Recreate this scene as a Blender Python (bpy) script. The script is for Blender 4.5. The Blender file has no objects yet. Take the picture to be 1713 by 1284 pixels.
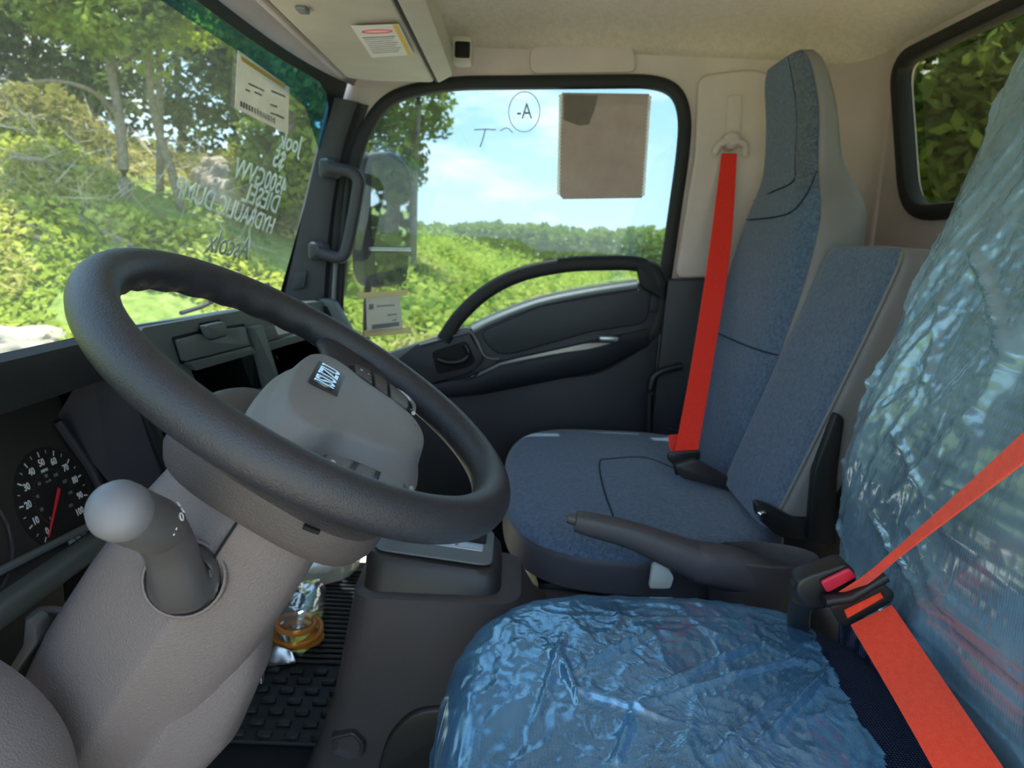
import bpy, bmesh, math, random
import numpy as np
from mathutils import Vector, Matrix, noise

random.seed(7)
rng = np.random.default_rng(7)
scene = bpy.context.scene
COL = scene.collection

# ------------------------------------------------------------------ camera
# metres; +X across the cab to the passenger door, +Y to the windshield, Z up; cab floor near z = 0
FPX, CX, CY = 1190.0, 856.5, 642.0
PITCH, ROLL = math.radians(11.2), math.radians(2.5)
CAM = Vector((0, 0, 1.0))
_f = Vector((math.cos(PITCH), 0, -math.sin(PITCH)))
_r = Vector((0, -1, 0))
_u = _r.cross(_f)
_R = _r * math.cos(ROLL) + _u * math.sin(ROLL)
_U = _u * math.cos(ROLL) - _r * math.sin(ROLL)
cam_d = bpy.data.cameras.new('camera')
cam_d.sensor_fit = 'HORIZONTAL'
cam_d.sensor_width = 36.0
cam_d.lens = FPX / 1713.0 * 36.0
cam_d.clip_start = 0.02
cam_d.clip_end = 3000
cam_d.dof.use_dof = True
cam_d.dof.focus_distance = 0.72
cam_d.dof.aperture_fstop = 9.0
cam = bpy.data.objects.new('camera', cam_d)
mw = Matrix((_R, _U, -_f)).transposed().to_4x4()
mw.translation = CAM
cam.matrix_world = mw
COL.objects.link(cam)
scene.camera = cam

# ------------------------------------------------------------------ world, sun, exposure
vs = scene.view_settings
vs.view_transform = 'Standard'
vs.look = 'None'
vs.gamma = 1.0
vs.use_curve_mapping = False
vs.exposure = 1.6
scene.render.film_transparent = False

world = bpy.data.worlds.new('sky')
scene.world = world
world.use_nodes = True
wn, wl = world.node_tree.nodes, world.node_tree.links
wn.clear()
w_out = wn.new('ShaderNodeOutputWorld')
w_bg = wn.new('ShaderNodeBackground')
w_tc = wn.new('ShaderNodeTexCoord')
w_sep = wn.new('ShaderNodeSeparateXYZ')
w_ramp = wn.new('ShaderNodeValToRGB')
w_ramp.color_ramp.elements[0].position = 0.0
w_ramp.color_ramp.elements[0].color = (0.66, 0.80, 0.92, 1)
w_ramp.color_ramp.elements[1].position = 0.55
w_ramp.color_ramp.elements[1].color = (0.24, 0.48, 0.85, 1)
e = w_ramp.color_ramp.elements.new(0.16)
e.color = (0.46, 0.70, 0.93, 1)
wl.new(w_tc.outputs['Generated'], w_sep.inputs[0])
wl.new(w_sep.outputs['Z'], w_ramp.inputs[0])
w_map = wn.new('ShaderNodeMapping')
w_map.inputs['Scale'].default_value = (1.0, 1.0, 3.2)
w_n = wn.new('ShaderNodeTexNoise')
w_n.inputs['Scale'].default_value = 4.2
w_n.inputs['Detail'].default_value = 7
w_n.inputs['Roughness'].default_value = 0.55
w_cr = wn.new('ShaderNodeValToRGB')
w_cr.color_ramp.elements[0].position = 0.50
w_cr.color_ramp.elements[1].position = 0.66
w_mix = wn.new('ShaderNodeMixRGB')
w_mix.inputs[2].default_value = (0.95, 0.96, 0.98, 1)
wl.new(w_tc.outputs['Generated'], w_map.inputs[0])
wl.new(w_map.outputs[0], w_n.inputs['Vector'])
wl.new(w_n.outputs[0], w_cr.inputs[0])
wl.new(w_cr.outputs[0], w_mix.inputs[0])
wl.new(w_ramp.outputs[0], w_mix.inputs[1])
wl.new(w_mix.outputs[0], w_bg.inputs[0])
w_bg.inputs[1].default_value = 1.0
wl.new(w_bg.outputs[0], w_out.inputs[0])

sun_d = bpy.data.lights.new('sun', 'SUN')
sun_d.energy = 4.6
sun_d.angle = math.radians(0.6)
sun_d.color = (1.0, 0.95, 0.86)
sun = bpy.data.objects.new('sun', sun_d)
# light comes from the passenger side, high
sun.rotation_euler = Vector((-0.25, -0.045, -1.0)).to_track_quat('-Z', 'Y').to_euler()
sun.location = (6, 2, 12)
COL.objects.link(sun)

# ------------------------------------------------------------------ helpers
def at(x, y, X=None, Y=None, Z=None, plane=None):
    """point of the place seen at photograph pixel (x, y) on the plane X=, Y=, Z= or (point, normal)"""
    d = _f + _R * ((x - CX) / FPX) + _U * ((CY - y) / FPX)
    if plane is not None:
        t = (Vector(plane[0]) - CAM).dot(plane[1]) / d.dot(plane[1])
    elif X is not None:
        t = (X - CAM.x) / d.x
    elif Y is not None:
        t = (Y - CAM.y) / d.y
    else:
        t = (Z - CAM.z) / d.z
    return CAM + d * t

def smooth(t):
    t = max(0.0, min(1.0, t))
    return t * t * (3 - 2 * t)

def lerp(a, b, t):
    return a + (b - a) * t

def interp(xs, ys, x):
    return float(np.interp(x, xs, ys))

def spline(pts, n, closed=False):
    """Catmull-Rom through the points, n samples per span"""
    P = [Vector(p) for p in pts]
    m = len(P)
    out = []
    for i in range(m if closed else m - 1):
        if closed:
            p0, p1, p2, p3 = P[i - 1], P[i], P[(i + 1) % m], P[(i + 2) % m]
        else:
            p0, p1, p2, p3 = P[max(i - 1, 0)], P[i], P[i + 1], P[min(i + 2, m - 1)]
        for k in range(n):
            t = k / n
            out.append(0.5 * ((2 * p1) + (p2 - p0) * t + (2 * p0 - 5 * p1 + 4 * p2 - p3) * t * t + (3 * p1 - p0 - 3 * p2 + p3) * t ** 3))
    if not closed:
        out.append(P[-1].copy())
    return out

def fillet(pts, rad, n=5):
    """round the corners of a closed polygon"""
    P = [Vector(p) for p in pts]
    m = len(P)
    out = []
    for i in range(m):
        p0, p1, p2 = P[i - 1], P[i], P[(i + 1) % m]
        r = rad[i] if isinstance(rad, (list, tuple)) else rad
        a = p0 - p1
        b = p2 - p1
        ra = min(r, a.length * 0.49)
        rb = min(r, b.length * 0.49)
        q0 = p1 + a.normalized() * ra
        q1 = p1 + b.normalized() * rb
        if r <= 1e-6:
            out.append(p1)
            continue
        for k in range(n + 1):
            t = k / n
            out.append(q0 * (1 - t) ** 2 + p1 * (2 * t * (1 - t)) + q1 * t * t)
    return out

def world_loc(o):
    p = Vector((0, 0, 0))
    while o is not None:
        p = p + o.location
        o = o.parent
    return p

def link(name, me, m, parent=None, sm=True):
    if m is not None:
        for k in (m if isinstance(m, (list, tuple)) else [m]):
            me.materials.append(k)
    o = bpy.data.objects.new(name, me)
    COL.objects.link(o)
    if parent is not None:
        off = world_loc(parent)
        me.transform(Matrix.Translation(-off))
        o.parent = parent
    if sm:
        me.polygons.foreach_set('use_smooth', [True] * len(me.polygons))
        if sm != 'all':
            me.set_sharp_from_angle(angle=math.radians(38))
    return o

def mesh(name, verts, faces, m, parent=None, sm=True):
    me = bpy.data.meshes.new(name)
    me.from_pydata([tuple(v) for v in verts], [], faces)
    bm = bmesh.new()
    bm.from_mesh(me)
    bmesh.ops.recalc_face_normals(bm, faces=bm.faces)
    bm.to_mesh(me)
    bm.free()
    me.update()
    return link(name, me, m, parent, sm)

def from_bm(name, bm, m, parent=None, sm=True):
    bmesh.ops.recalc_face_normals(bm, faces=bm.faces)
    me = bpy.data.meshes.new(name)
    bm.to_mesh(me)
    bm.free()
    return link(name, me, m, parent, sm)

def loft_data(rings, closed=True, caps=True):
    n = len(rings[0])
    V = [v for r in rings for v in r]
    Fc = []
    for i in range(len(rings) - 1):
        for j in range(n if closed else n - 1):
            k = (j + 1) % n
            Fc.append((i * n + j, i * n + k, (i + 1) * n + k, (i + 1) * n + j))
    if caps and closed:
        Fc.append(tuple(range(n - 1, -1, -1)))
        Fc.append(tuple(range((len(rings) - 1) * n, len(rings) * n)))
    return V, Fc

def loft(name, rings, m, parent=None, closed=True, caps=True, sm=True):
    V, Fc = loft_data(rings, closed, caps)
    return mesh(name, V, Fc, m, parent, sm)

def tube_rings(path, ra, rb=None, seg=12, up=(0, 0, 1), p=2.0, closed=False):
    path = [Vector(q) for q in path]
    n = len(path)
    rings = []
    up = Vector(up)
    for i, c in enumerate(path):
        if closed:
            t = path[(i + 1) % n] - path[i - 1]
        else:
            t = path[min(i + 1, n - 1)] - path[max(i - 1, 0)]
        t.normalize()
        s = t.cross(up)
        if s.length < 1e-4:
            s = t.cross(Vector((1, 0, 0)))
        s.normalize()
        w = s.cross(t)
        a = ra[i] if isinstance(ra, (list, tuple)) else ra
        b = a if rb is None else (rb[i] if isinstance(rb, (list, tuple)) else rb)
        ring = []
        for k in range(seg):
            th = 2 * math.pi * (k + 0.5) / seg
            cc, ss = math.cos(th), math.sin(th)
            ring.append(c + s * (a * math.copysign(abs(cc) ** (2 / p), cc)) + w * (b * math.copysign(abs(ss) ** (2 / p), ss)))
        rings.append(ring)
    return rings

def tube(name, path, ra, m, parent=None, rb=None, seg=12, up=(0, 0, 1), p=2.0, closed=False, sm=True):
    rings = tube_rings(path, ra, rb, seg, up, p, closed)
    if closed:
        rings.append(rings[0])
        return loft(name, rings, m, parent, caps=False, sm=sm)
    return loft(name, rings, m, parent, sm=sm)

def grid(name, fn, nu, nv, m, parent=None, sm='all', solid=0.0):
    V = [fn(i / nu, j / nv) for i in range(nu + 1) for j in range(nv + 1)]
    w = nv + 1
    Fc = [(i * w + j, i * w + j + 1, (i + 1) * w + j + 1, (i + 1) * w + j) for i in range(nu) for j in range(nv)]
    me = bpy.data.meshes.new(name)
    me.from_pydata([tuple(v) for v in V], [], Fc)
    o = link(name, me, m, parent, sm)
    if solid:
        md = o.modifiers.new('thickness', 'SOLIDIFY')
        md.thickness = solid
        md.offset = 0
    return o

def prism(name, outline, depth, m, parent=None, bevel=0.0, seg=2, holes=(), sm=True):
    """a flat outline (3-D points in one plane) given thickness along the vector depth"""
    bm = bmesh.new()
    edges = []
    for lp in [outline] + list(holes):
        vs_ = [bm.verts.new(p) for p in lp]
        for i in range(len(vs_)):
            edges.append(bm.edges.new((vs_[i - 1], vs_[i])))
    if holes:
        bmesh.ops.triangle_fill(bm, edges=edges, use_beauty=True)
    else:
        bm.faces.new([v for v in bm.verts])
    bm.normal_update()
    r = bmesh.ops.extrude_face_region(bm, geom=list(bm.faces))
    nv = [g for g in r['geom'] if isinstance(g, bmesh.types.BMVert)]
    bmesh.ops.translate(bm, verts=nv, vec=Vector(depth))
    bmesh.ops.recalc_face_normals(bm, faces=bm.faces)
    if bevel:
        es = [ed for ed in bm.edges if len(ed.link_faces) == 2 and ed.calc_face_angle(0) > math.radians(50)]
        bmesh.ops.bevel(bm, geom=es, offset=bevel, segments=seg, profile=0.5, affect='EDGES', clamp_overlap=True)
    return from_bm(name, bm, m, parent, sm)

def box_bm(c, s, bevel=0.0, seg=2, rot=None):
    bm = bmesh.new()
    bmesh.ops.create_cube(bm, size=1.0)
    bmesh.ops.scale(bm, vec=Vector(s), verts=bm.verts)
    if bevel:
        bmesh.ops.bevel(bm, geom=list(bm.edges), offset=bevel, segments=seg, profile=0.5, affect='EDGES', clamp_overlap=True)
    if rot is not None:
        bmesh.ops.transform(bm, matrix=rot.to_4x4(), verts=bm.verts)
    bmesh.ops.translate(bm, vec=Vector(c), verts=bm.verts)
    return bm

def box(name, c, s, m, parent=None, bevel=0.0, seg=2, rot=None):
    return from_bm(name, box_bm(c, s, bevel, seg, rot), m, parent)

def frame(x, y):
    """rotation with the given x axis and rough y axis"""
    x = Vector(x).normalized()
    z = x.cross(Vector(y)).normalized()
    y = z.cross(x)
    return Matrix((x, y, z)).transposed()

def ribbon(name, centers, widths, thick, m, parent=None, sm=True):
    """a strap: centres and half-width vectors"""
    n = len(centers)
    rings = []
    for i in range(n):
        t = Vector(centers[min(i + 1, n - 1)]) - Vector(centers[max(i - 1, 0)])
        w = Vector(widths[i])
        nn = t.cross(w).normalized() * (thick / 2)
        c = Vector(centers[i])
        e = w.normalized() * thick * 0.5
        rings.append([c - w, c - w + e + nn, c + w - e + nn, c + w, c + w - e - nn, c - w + e - nn])
    return loft(name, rings, m, parent, sm=sm)

def text(name, body, size, o, right, up, m, parent=None, extrude=0.0003, align='CENTER', bold=0.0, sx=1.0):
    cu = bpy.data.curves.new(name, 'FONT')
    cu.body = body
    cu.size = size
    cu.extrude = extrude
    cu.align_x = align
    cu.align_y = 'CENTER'
    cu.offset = bold
    cu.resolution_u = 3
    tmp = bpy.data.objects.new('tmp', cu)
    COL.objects.link(tmp)
    bpy.context.view_layer.update()
    me = bpy.data.meshes.new_from_object(tmp)
    bpy.data.objects.remove(tmp)
    r = Vector(right).normalized()
    u = Vector(up)
    u = (u - r * u.dot(r)).normalized()
    mm = Matrix((r * sx, u, r.cross(u))).transposed().to_4x4()
    mm.translation = Vector(o)
    me.transform(mm)
    me.name = name
    return link(name, me, m, parent, sm=False)

def thing(name, label, cat, loc=(0, 0, 0), group=None, kind=None):
    o = bpy.data.objects.new(name, None)
    o.empty_display_size = 0.05
    o.location = loc
    COL.objects.link(o)
    return tag(o, label, cat, group, kind)

def tag(o, label=None, cat=None, group=None, kind=None):
    if label:
        o['label'] = label
    if cat:
        o['category'] = cat
    if group:
        o['group'] = group
    if kind:
        o['kind'] = kind
    return o

def struct(name, label=None, cat=None, loc=(0, 0, 0)):
    return thing(name, label, cat, loc, kind='structure')

# ------------------------------------------------------------------ materials
def new_mat(name):
    m = bpy.data.materials.new(name)
    m.use_nodes = True
    nt = m.node_tree
    b = nt.nodes['Principled BSDF']
    return m, nt.nodes, nt.links, b

def coords(N, L, scale=(1, 1, 1)):
    tc = N.new('ShaderNodeTexCoord')
    mp = N.new('ShaderNodeMapping')
    mp.inputs['Scale'].default_value = scale
    L.new(tc.outputs['Object'], mp.inputs[0])
    return mp.outputs[0]

def nz(N, L, vec, scale, detail=2.0, rough=0.5):
    n = N.new('ShaderNodeTexNoise')
    n.inputs['Scale'].default_value = scale
    n.inputs['Detail'].default_value = detail
    n.inputs['Roughness'].default_value = rough
    L.new(vec, n.inputs['Vector'])
    return n.outputs[0]

def ramp(N, L, fac, stops):
    r = N.new('ShaderNodeValToRGB')
    while len(r.color_ramp.elements) < len(stops):
        r.color_ramp.elements.new(0.5)
    for el, (p, c) in zip(r.color_ramp.elements, stops):
        el.position = p
        el.color = (c[0], c[1], c[2], 1)
    L.new(fac, r.inputs[0])
    return r.outputs[0]

def bump(N, L, h, b, strength, dist):
    bp = N.new('ShaderNodeBump')
    bp.inputs['Strength'].default_value = strength
    bp.inputs['Distance'].default_value = dist
    L.new(h, bp.inputs['Height'])
    L.new(bp.outputs[0], b.inputs['Normal'])

def plastic(name, c, rough=0.5, spec=0.5, metal=0.0, grain=None, var=0.06, coat=0.0):
    """grain = (cells per metre, strength): moulded leather grain"""
    m, N, L, b = new_mat(name)
    v = coords(N, L)
    f = nz(N, L, v, 9.0, 3)
    lo = [x * (1 - var) for x in c]
    hi = [x * (1 + var) for x in c]
    L.new(ramp(N, L, f, [(0.3, lo), (0.7, hi)]), b.inputs['Base Color'])
    b.inputs['Roughness'].default_value = rough
    b.inputs['Specular IOR Level'].default_value = spec
    b.inputs['Metallic'].default_value = metal
    b.inputs['Coat Weight'].default_value = coat
    if grain:
        vo = N.new('ShaderNodeTexVoronoi')
        vo.inputs['Scale'].default_value = grain[0]
        vo.feature = 'SMOOTH_F1'
        L.new(v, vo.inputs['Vector'])
        bump(N, L, vo.outputs['Distance'], b, grain[1], 0.0012)
    return m

def fabric(name, c1, c2, scale=420.0, stretch=(1, 1, 1), bstr=0.4):
    m, N, L, b = new_mat(name)
    v = coords(N, L, stretch)
    f = nz(N, L, v, scale, 2, 0.6)
    g = nz(N, L, v, scale * 0.23, 2, 0.6)
    mx = N.new('ShaderNodeMath')
    mx.operation = 'MULTIPLY_ADD'
    mx.inputs[1].default_value = 0.6
    L.new(f, mx.inputs[0])
    m2 = N.new('ShaderNodeMath')
    m2.operation = 'MULTIPLY'
    m2.inputs[1].default_value = 0.4
    L.new(g, m2.inputs[0])
    L.new(m2.outputs[0], mx.inputs[2])
    L.new(ramp(N, L, mx.outputs[0], [(0.34, c1), (0.66, c2)]), b.inputs['Base Color'])
    b.inputs['Roughness'].default_value = 0.95
    b.inputs['Specular IOR Level'].default_value = 0.15
    b.inputs['Sheen Weight'].default_value = 0.25
    bump(N, L, f, b, bstr, 0.0015)
    return m

def weave(name, c1, c2, period=0.0035):
    m, N, L, b = new_mat(name)
    v = coords(N, L)
    hs = []
    for ax in ('X', 'Y'):
        w = N.new('ShaderNodeTexWave')
        w.bands_direction = ax
        w.inputs['Scale'].default_value = 1.0 / period / 3.2
        w.inputs['Distortion'].default_value = 1.2
        w.inputs['Detail'].default_value = 1
        w.inputs['Detail Scale'].default_value = 2.0
        L.new(v, w.inputs['Vector'])
        hs.append(w.outputs['Fac'])
    mu = N.new('ShaderNodeMath')
    mu.operation = 'MULTIPLY'
    L.new(hs[0], mu.inputs[0])
    L.new(hs[1], mu.inputs[1])
    L.new(ramp(N, L, mu.outputs[0], [(0.1, c1), (0.75, c2)]), b.inputs['Base Color'])
    b.inputs['Roughness'].default_value = 0.9
    b.inputs['Specular IOR Level'].default_value = 0.2
    bump(N, L, mu.outputs[0], b, 0.6, 0.002)
    return m

def glass(name, tint, gloss=0.06, rough=0.0, dirt=0.0):
    m, N, L, b = new_mat(name)
    N.remove(b)
    out = N['Material Output']
    tr = N.new('ShaderNodeBsdfTransparent')
    tr.inputs[0].default_value = (*tint, 1)
    gl = N.new('ShaderNodeBsdfGlossy')
    gl.inputs['Roughness'].default_value = rough
    mx = N.new('ShaderNodeMixShader')
    lw = N.new('ShaderNodeLayerWeight')
    lw.inputs[0].default_value = 0.5
    pw = N.new('ShaderNodeMath')
    pw.operation = 'POWER'
    pw.inputs[1].default_value = 4.0
    L.new(lw.outputs['Facing'], pw.inputs[0])
    fr = N.new('ShaderNodeMath')
    fr.operation = 'MULTIPLY_ADD'
    fr.inputs[1].default_value = 0.5
    fr.inputs[2].default_value = gloss
    L.new(pw.outputs[0], fr.inputs[0])
    L.new(fr.outputs[0], mx.inputs[0])
    L.new(tr.outputs[0], mx.inputs[1])
    L.new(gl.outputs[0], mx.inputs[2])
    last = mx.outputs[0]
    if dirt:
        df = N.new('ShaderNodeBsdfDiffuse')
        df.inputs[0].default_value = (0.7, 0.7, 0.66, 1)
        tl = N.new('ShaderNodeBsdfTranslucent')
        tl.inputs[0].default_value = (0.7, 0.7, 0.66, 1)
        ad = N.new('ShaderNodeMixShader')
        L.new(df.outputs[0], ad.inputs[1])
        L.new(tl.outputs[0], ad.inputs[2])
        v = coords(N, L)
        f = nz(N, L, v, 3.0, 4)
        mp = N.new('ShaderNodeMath')
        mp.operation = 'MULTIPLY'
        mp.inputs[1].default_value = dirt * 2
        L.new(f, mp.inputs[0])
        m2 = N.new('ShaderNodeMixShader')
        L.new(mp.outputs[0], m2.inputs[0])
        L.new(last, m2.inputs[1])
        L.new(ad.outputs[0], m2.inputs[2])
        last = m2.outputs[0]
    L.new(last, out.inputs[0])
    return m

def film(name, tint, body, fac, rough=0.14, scale=60.0, bstr=0.6, gloss=0.10, sheen=(0.92, 0.97, 1.0), stretch=(1, 1, 1)):
    """thin wrinkled plastic film: tinted see-through sheet, a little haze, and a glossy surface"""
    m, N, L, b = new_mat(name)
    N.remove(b)
    out = N['Material Output']
    v = coords(N, L)
    tr = N.new('ShaderNodeBsdfTransparent')
    tr.inputs[0].default_value = (*tint, 1)
    df = N.new('ShaderNodeBsdfDiffuse')
    f = nz(N, L, v, 7.0, 3)
    L.new(ramp(N, L, f, [(0.35, [x * 0.8 for x in body]), (0.65, [min(1, x * 1.2) for x in body])]), df.inputs[0])
    gl = N.new('ShaderNodeBsdfGlossy')
    gl.inputs['Roughness'].default_value = rough
    gl.inputs[0].default_value = (*sheen, 1)
    mus = N.new('ShaderNodeTexNoise')
    mus.noise_type = 'RIDGED_MULTIFRACTAL'
    mus.inputs['Scale'].default_value = scale
    mus.inputs['Detail'].default_value = 3
    L.new(coords(N, L, stretch), mus.inputs['Vector'])
    bump(N, L, mus.outputs[0], gl, bstr, 0.004)
    mx = N.new('ShaderNodeMixShader')
    mr = N.new('ShaderNodeMapRange')
    mr.inputs[1].default_value = 0.3
    mr.inputs[2].default_value = 0.7
    mr.inputs[3].default_value = max(0, fac - 0.10)
    mr.inputs[4].default_value = min(1, fac + 0.10)
    L.new(nz(N, L, v, 11.0, 4), mr.inputs[0])
    L.new(mr.outputs[0], mx.inputs[0])
    L.new(tr.outputs[0], mx.inputs[1])
    L.new(df.outputs[0], mx.inputs[2])
    lw = N.new('ShaderNodeLayerWeight')
    pw = N.new('ShaderNodeMath')
    pw.operation = 'POWER'
    pw.inputs[1].default_value = 3.0
    L.new(lw.outputs['Facing'], pw.inputs[0])
    ma = N.new('ShaderNodeMath')
    ma.operation = 'MULTIPLY_ADD'
    ma.inputs[1].default_value = 0.55
    ma.inputs[2].default_value = gloss
    L.new(pw.outputs[0], ma.inputs[0])
    m2 = N.new('ShaderNodeMixShader')
    L.new(ma.outputs[0], m2.inputs[0])
    L.new(mx.outputs[0], m2.inputs[1])
    L.new(gl.outputs[0], m2.inputs[2])
    L.new(m2.outputs[0], out.inputs[0])
    return m

def leaf_mat(name, c1, c2, trans=0.45, scale=1.3):
    m, N, L, b = new_mat(name)
    N.remove(b)
    out = N['Material Output']
    v = coords(N, L)
    f = nz(N, L, v, scale, 4, 0.7)
    c = ramp(N, L, f, [(0.32, c1), (0.68, c2)])
    d = N.new('ShaderNodeBsdfDiffuse')
    t = N.new('ShaderNodeBsdfTranslucent')
    L.new(c, d.inputs[0])
    L.new(c, t.inputs[0])
    mx = N.new('ShaderNodeMixShader')
    mx.inputs[0].default_value = trans
    L.new(d.outputs[0], mx.inputs[1])
    L.new(t.outputs[0], mx.inputs[2])
    L.new(mx.outputs[0], out.inputs[0])
    return m

def rough_mat(name, c1, c2, scale, rough=0.9, bstr=0.5, bdist=0.05, c3=None):
    m, N, L, b = new_mat(name)
    v = coords(N, L)
    f = nz(N, L, v, scale, 6, 0.65)
    st = [(0.3, c1), (0.7, c2)] if c3 is None else [(0.3, c1), (0.5, c2), (0.7, c3)]
    L.new(ramp(N, L, f, st), b.inputs['Base Color'])
    b.inputs['Roughness'].default_value = rough
    b.inputs['Specular IOR Level'].default_value = 0.2
    bump(N, L, f, b, bstr, bdist)
    return m

MT = {}
MT['headliner'] = fabric('headliner_cloth', (0.62, 0.53, 0.43), (0.78, 0.68, 0.56), 260, (1, 1, 1), 0.25)
MT['trim_beige'] = plastic('trim_warm_grey', (0.60, 0.505, 0.485), 0.55, 0.4, grain=(900, 0.15))
MT['visor'] = plastic('visor_tan', (0.57, 0.51, 0.41), 0.6, 0.35, grain=(700, 0.25))
MT['pillar'] = plastic('pillar_dark', (0.030, 0.031, 0.038), 0.5, 0.5, grain=(900, 0.2))
MT['door'] = plastic('door_dark', (0.020, 0.022, 0.030), 0.5, 0.5, grain=(900, 0.2))
MT['door_trim'] = plastic('door_grey', (0.15, 0.15, 0.155), 0.42, 0.5)
MT['black'] = plastic('black_plastic', (0.012, 0.012, 0.014), 0.4, 0.5)
MT['rubber'] = plastic('black_rubber', (0.016, 0.016, 0.017), 0.6, 0.35)
MT['frit'] = plastic('black_glass_edge', (0.012, 0.016, 0.022), 0.3, 0.5)
MT['wheel'] = plastic('wheel_skin', (0.026, 0.027, 0.033), 0.38, 0.5, grain=(1100, 0.45))
MT['hub'] = plastic('hub_grey', (0.19, 0.19, 0.19), 0.48, 0.5, grain=(1500, 0.3))
MT['hub_low'] = plastic('hub_lower_brown_grey', (0.082, 0.068, 0.066), 0.5, 0.45, grain=(800, 0.4))
MT['column'] = plastic('column_warm_grey', (0.188, 0.156, 0.151), 0.55, 0.4, grain=(650, 0.5))
MT['stalk'] = plastic('stalk_grey', (0.085, 0.080, 0.080), 0.45, 0.5)
MT['stalk_knob'] = plastic('stalk_knob_grey', (0.17, 0.17, 0.185), 0.5, 0.5)
MT['dash'] = plastic('dash_dark', (0.016, 0.018, 0.020), 0.55, 0.45, grain=(900, 0.25))
MT['dash_grey'] = plastic('dash_green_grey', (0.125, 0.147, 0.147), 0.5, 0.45, grain=(1000, 0.2))
MT['dash_side'] = plastic('dash_panel_dark', (0.034, 0.033, 0.043), 0.6, 0.4, grain=(1200, 0.2))
MT['cavity'] = plastic('cavity_black', (0.008, 0.008, 0.009), 0.7, 0.3)
MT['cluster'] = plastic('gauge_face', (0.040, 0.036, 0.032), 0.6, 0.3)
MT['cluster_dark'] = plastic('gauge_dark', (0.020, 0.019, 0.018), 0.5, 0.3)
MT['white_print'] = plastic('white_print', (0.8, 0.8, 0.8), 0.6, 0.2)
MT['grey_print'] = plastic('grey_print', (0.20, 0.20, 0.20), 0.6, 0.2)
MT['red_needle'] = plastic('red_needle', (0.85, 0.03, 0.05), 0.5, 0.3)
MT['chrome'] = plastic('chrome', (0.8, 0.78, 0.76), 0.12, 0.5, 1.0, var=0.02)
MT['silver'] = plastic('silver_paint', (0.50, 0.53, 0.55), 0.3, 0.5, 0.6, var=0.02)
MT['console'] = plastic('console_brown_grey', (0.064, 0.055, 0.058), 0.5, 0.45, grain=(900, 0.3))
MT['console_dark'] = plastic('console_black_brown', (0.028, 0.024, 0.024), 0.45, 0.5)
MT['plate_grey'] = plastic('shift_plate_grey', (0.13, 0.14, 0.145), 0.45, 0.5)
MT['vinyl'] = plastic('seat_vinyl_grey', (0.19, 0.185, 0.19), 0.45, 0.45, grain=(1000, 0.25))
MT['vinyl_dark'] = plastic('seat_vinyl_dark', (0.085, 0.080, 0.092), 0.45, 0.45, grain=(1000, 0.25))
MT['denim'] = fabric('seat_blue_cloth', (0.040, 0.066, 0.115), (0.125, 0.180, 0.270), 520, (1, 1, 1), 0.5)
MT['denim_dark'] = fabric('seat_blue_cloth_insert', (0.030, 0.040, 0.065), (0.145, 0.175, 0.23), 330, (1, 1, 2), 0.5)
MT['seam'] = plastic('seam_navy', (0.03, 0.04, 0.06), 0.9, 0.1)
MT['navy_weave'] = weave('driver_seat_weave', (0.010, 0.013, 0.036), (0.090, 0.115, 0.20))
MT['belt'] = fabric('orange_red_webbing', (0.86, 0.050, 0.018), (1.0, 0.085, 0.032), 700, (1, 1, 1), 0.3)
MT['belt_red'] = fabric('red_webbing', (0.82, 0.030, 0.018), (0.96, 0.045, 0.025), 700, (1, 1, 1), 0.3)
MT['red_button'] = plastic('red_button', (0.62, 0.02, 0.05), 0.35, 0.5)
MT['brake'] = plastic('brake_lever_grey', (0.070, 0.062, 0.070), 0.45, 0.5, grain=(1000, 0.3))
MT['pale'] = plastic('pale_plastic', (0.62, 0.64, 0.58), 0.5, 0.4)
MT['mat'] = plastic('floor_mat_rubber', (0.022, 0.027, 0.030), 0.5, 0.5)
MT['floor'] = plastic('floor_dark', (0.02, 0.02, 0.022), 0.7, 0.3)
MT['mirror'] = plastic('mirror_silver', (0.78, 0.80, 0.80), 0.02, 0.5, 1.0, var=0.0)
MT['paper'] = plastic('paper_white', (0.66, 0.63, 0.58), 0.8, 0.2)
MT['paper_label'] = plastic('label_white', (0.80, 0.78, 0.74), 0.6, 0.3)
MT['paper_brown'] = rough_mat('paper_brown', (0.30, 0.255, 0.22), (0.37, 0.32, 0.28), 14, 0.85, 0.3, 0.004)
MT['paper_brown2'] = rough_mat('paper_brown_flap', (0.25, 0.215, 0.20), (0.29, 0.25, 0.23), 14, 0.85, 0.3, 0.004)
MT['tape'] = plastic('masking_tape', (0.70, 0.62, 0.38), 0.7, 0.2)
MT['tape_gold'] = plastic('gold_tape', (0.62, 0.44, 0.12), 0.6, 0.3)
MT['ink'] = plastic('dark_ink', (0.05, 0.06, 0.08), 0.7, 0.2)
MT['marker_white'] = plastic('white_marker', (0.75, 0.80, 0.78), 0.7, 0.2)
MT['marker_dark'] = plastic('teal_marker', (0.24, 0.33, 0.33), 0.7, 0.2)
def backlit(name, c1, c2, tr=0.5):
    return leaf_mat(name, c1, c2, tr, 14)
MT['paper'] = backlit('paper_backlit', (0.62, 0.59, 0.52), (0.70, 0.67, 0.60), 0.5)
MT['paper_brown'] = backlit('paper_brown', (0.53, 0.42, 0.38), (0.62, 0.51, 0.46), 0.5)
MT['paper_brown2'] = backlit('paper_brown_flap', (0.36, 0.30, 0.28), (0.42, 0.36, 0.33), 0.5)
MT['sky_dot'] = backlit('perforation_sky_white', (0.9, 0.9, 0.88), (0.95, 0.95, 0.93), 0.6)  # bright sky behind the holes, put into the dot colour
MT['tape'] = backlit('masking_tape', (0.66, 0.58, 0.36), (0.74, 0.66, 0.42), 0.5)
MT['marker_white'] = backlit('white_marker', (0.46, 0.52, 0.50), (0.62, 0.68, 0.66), 0.6)
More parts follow.
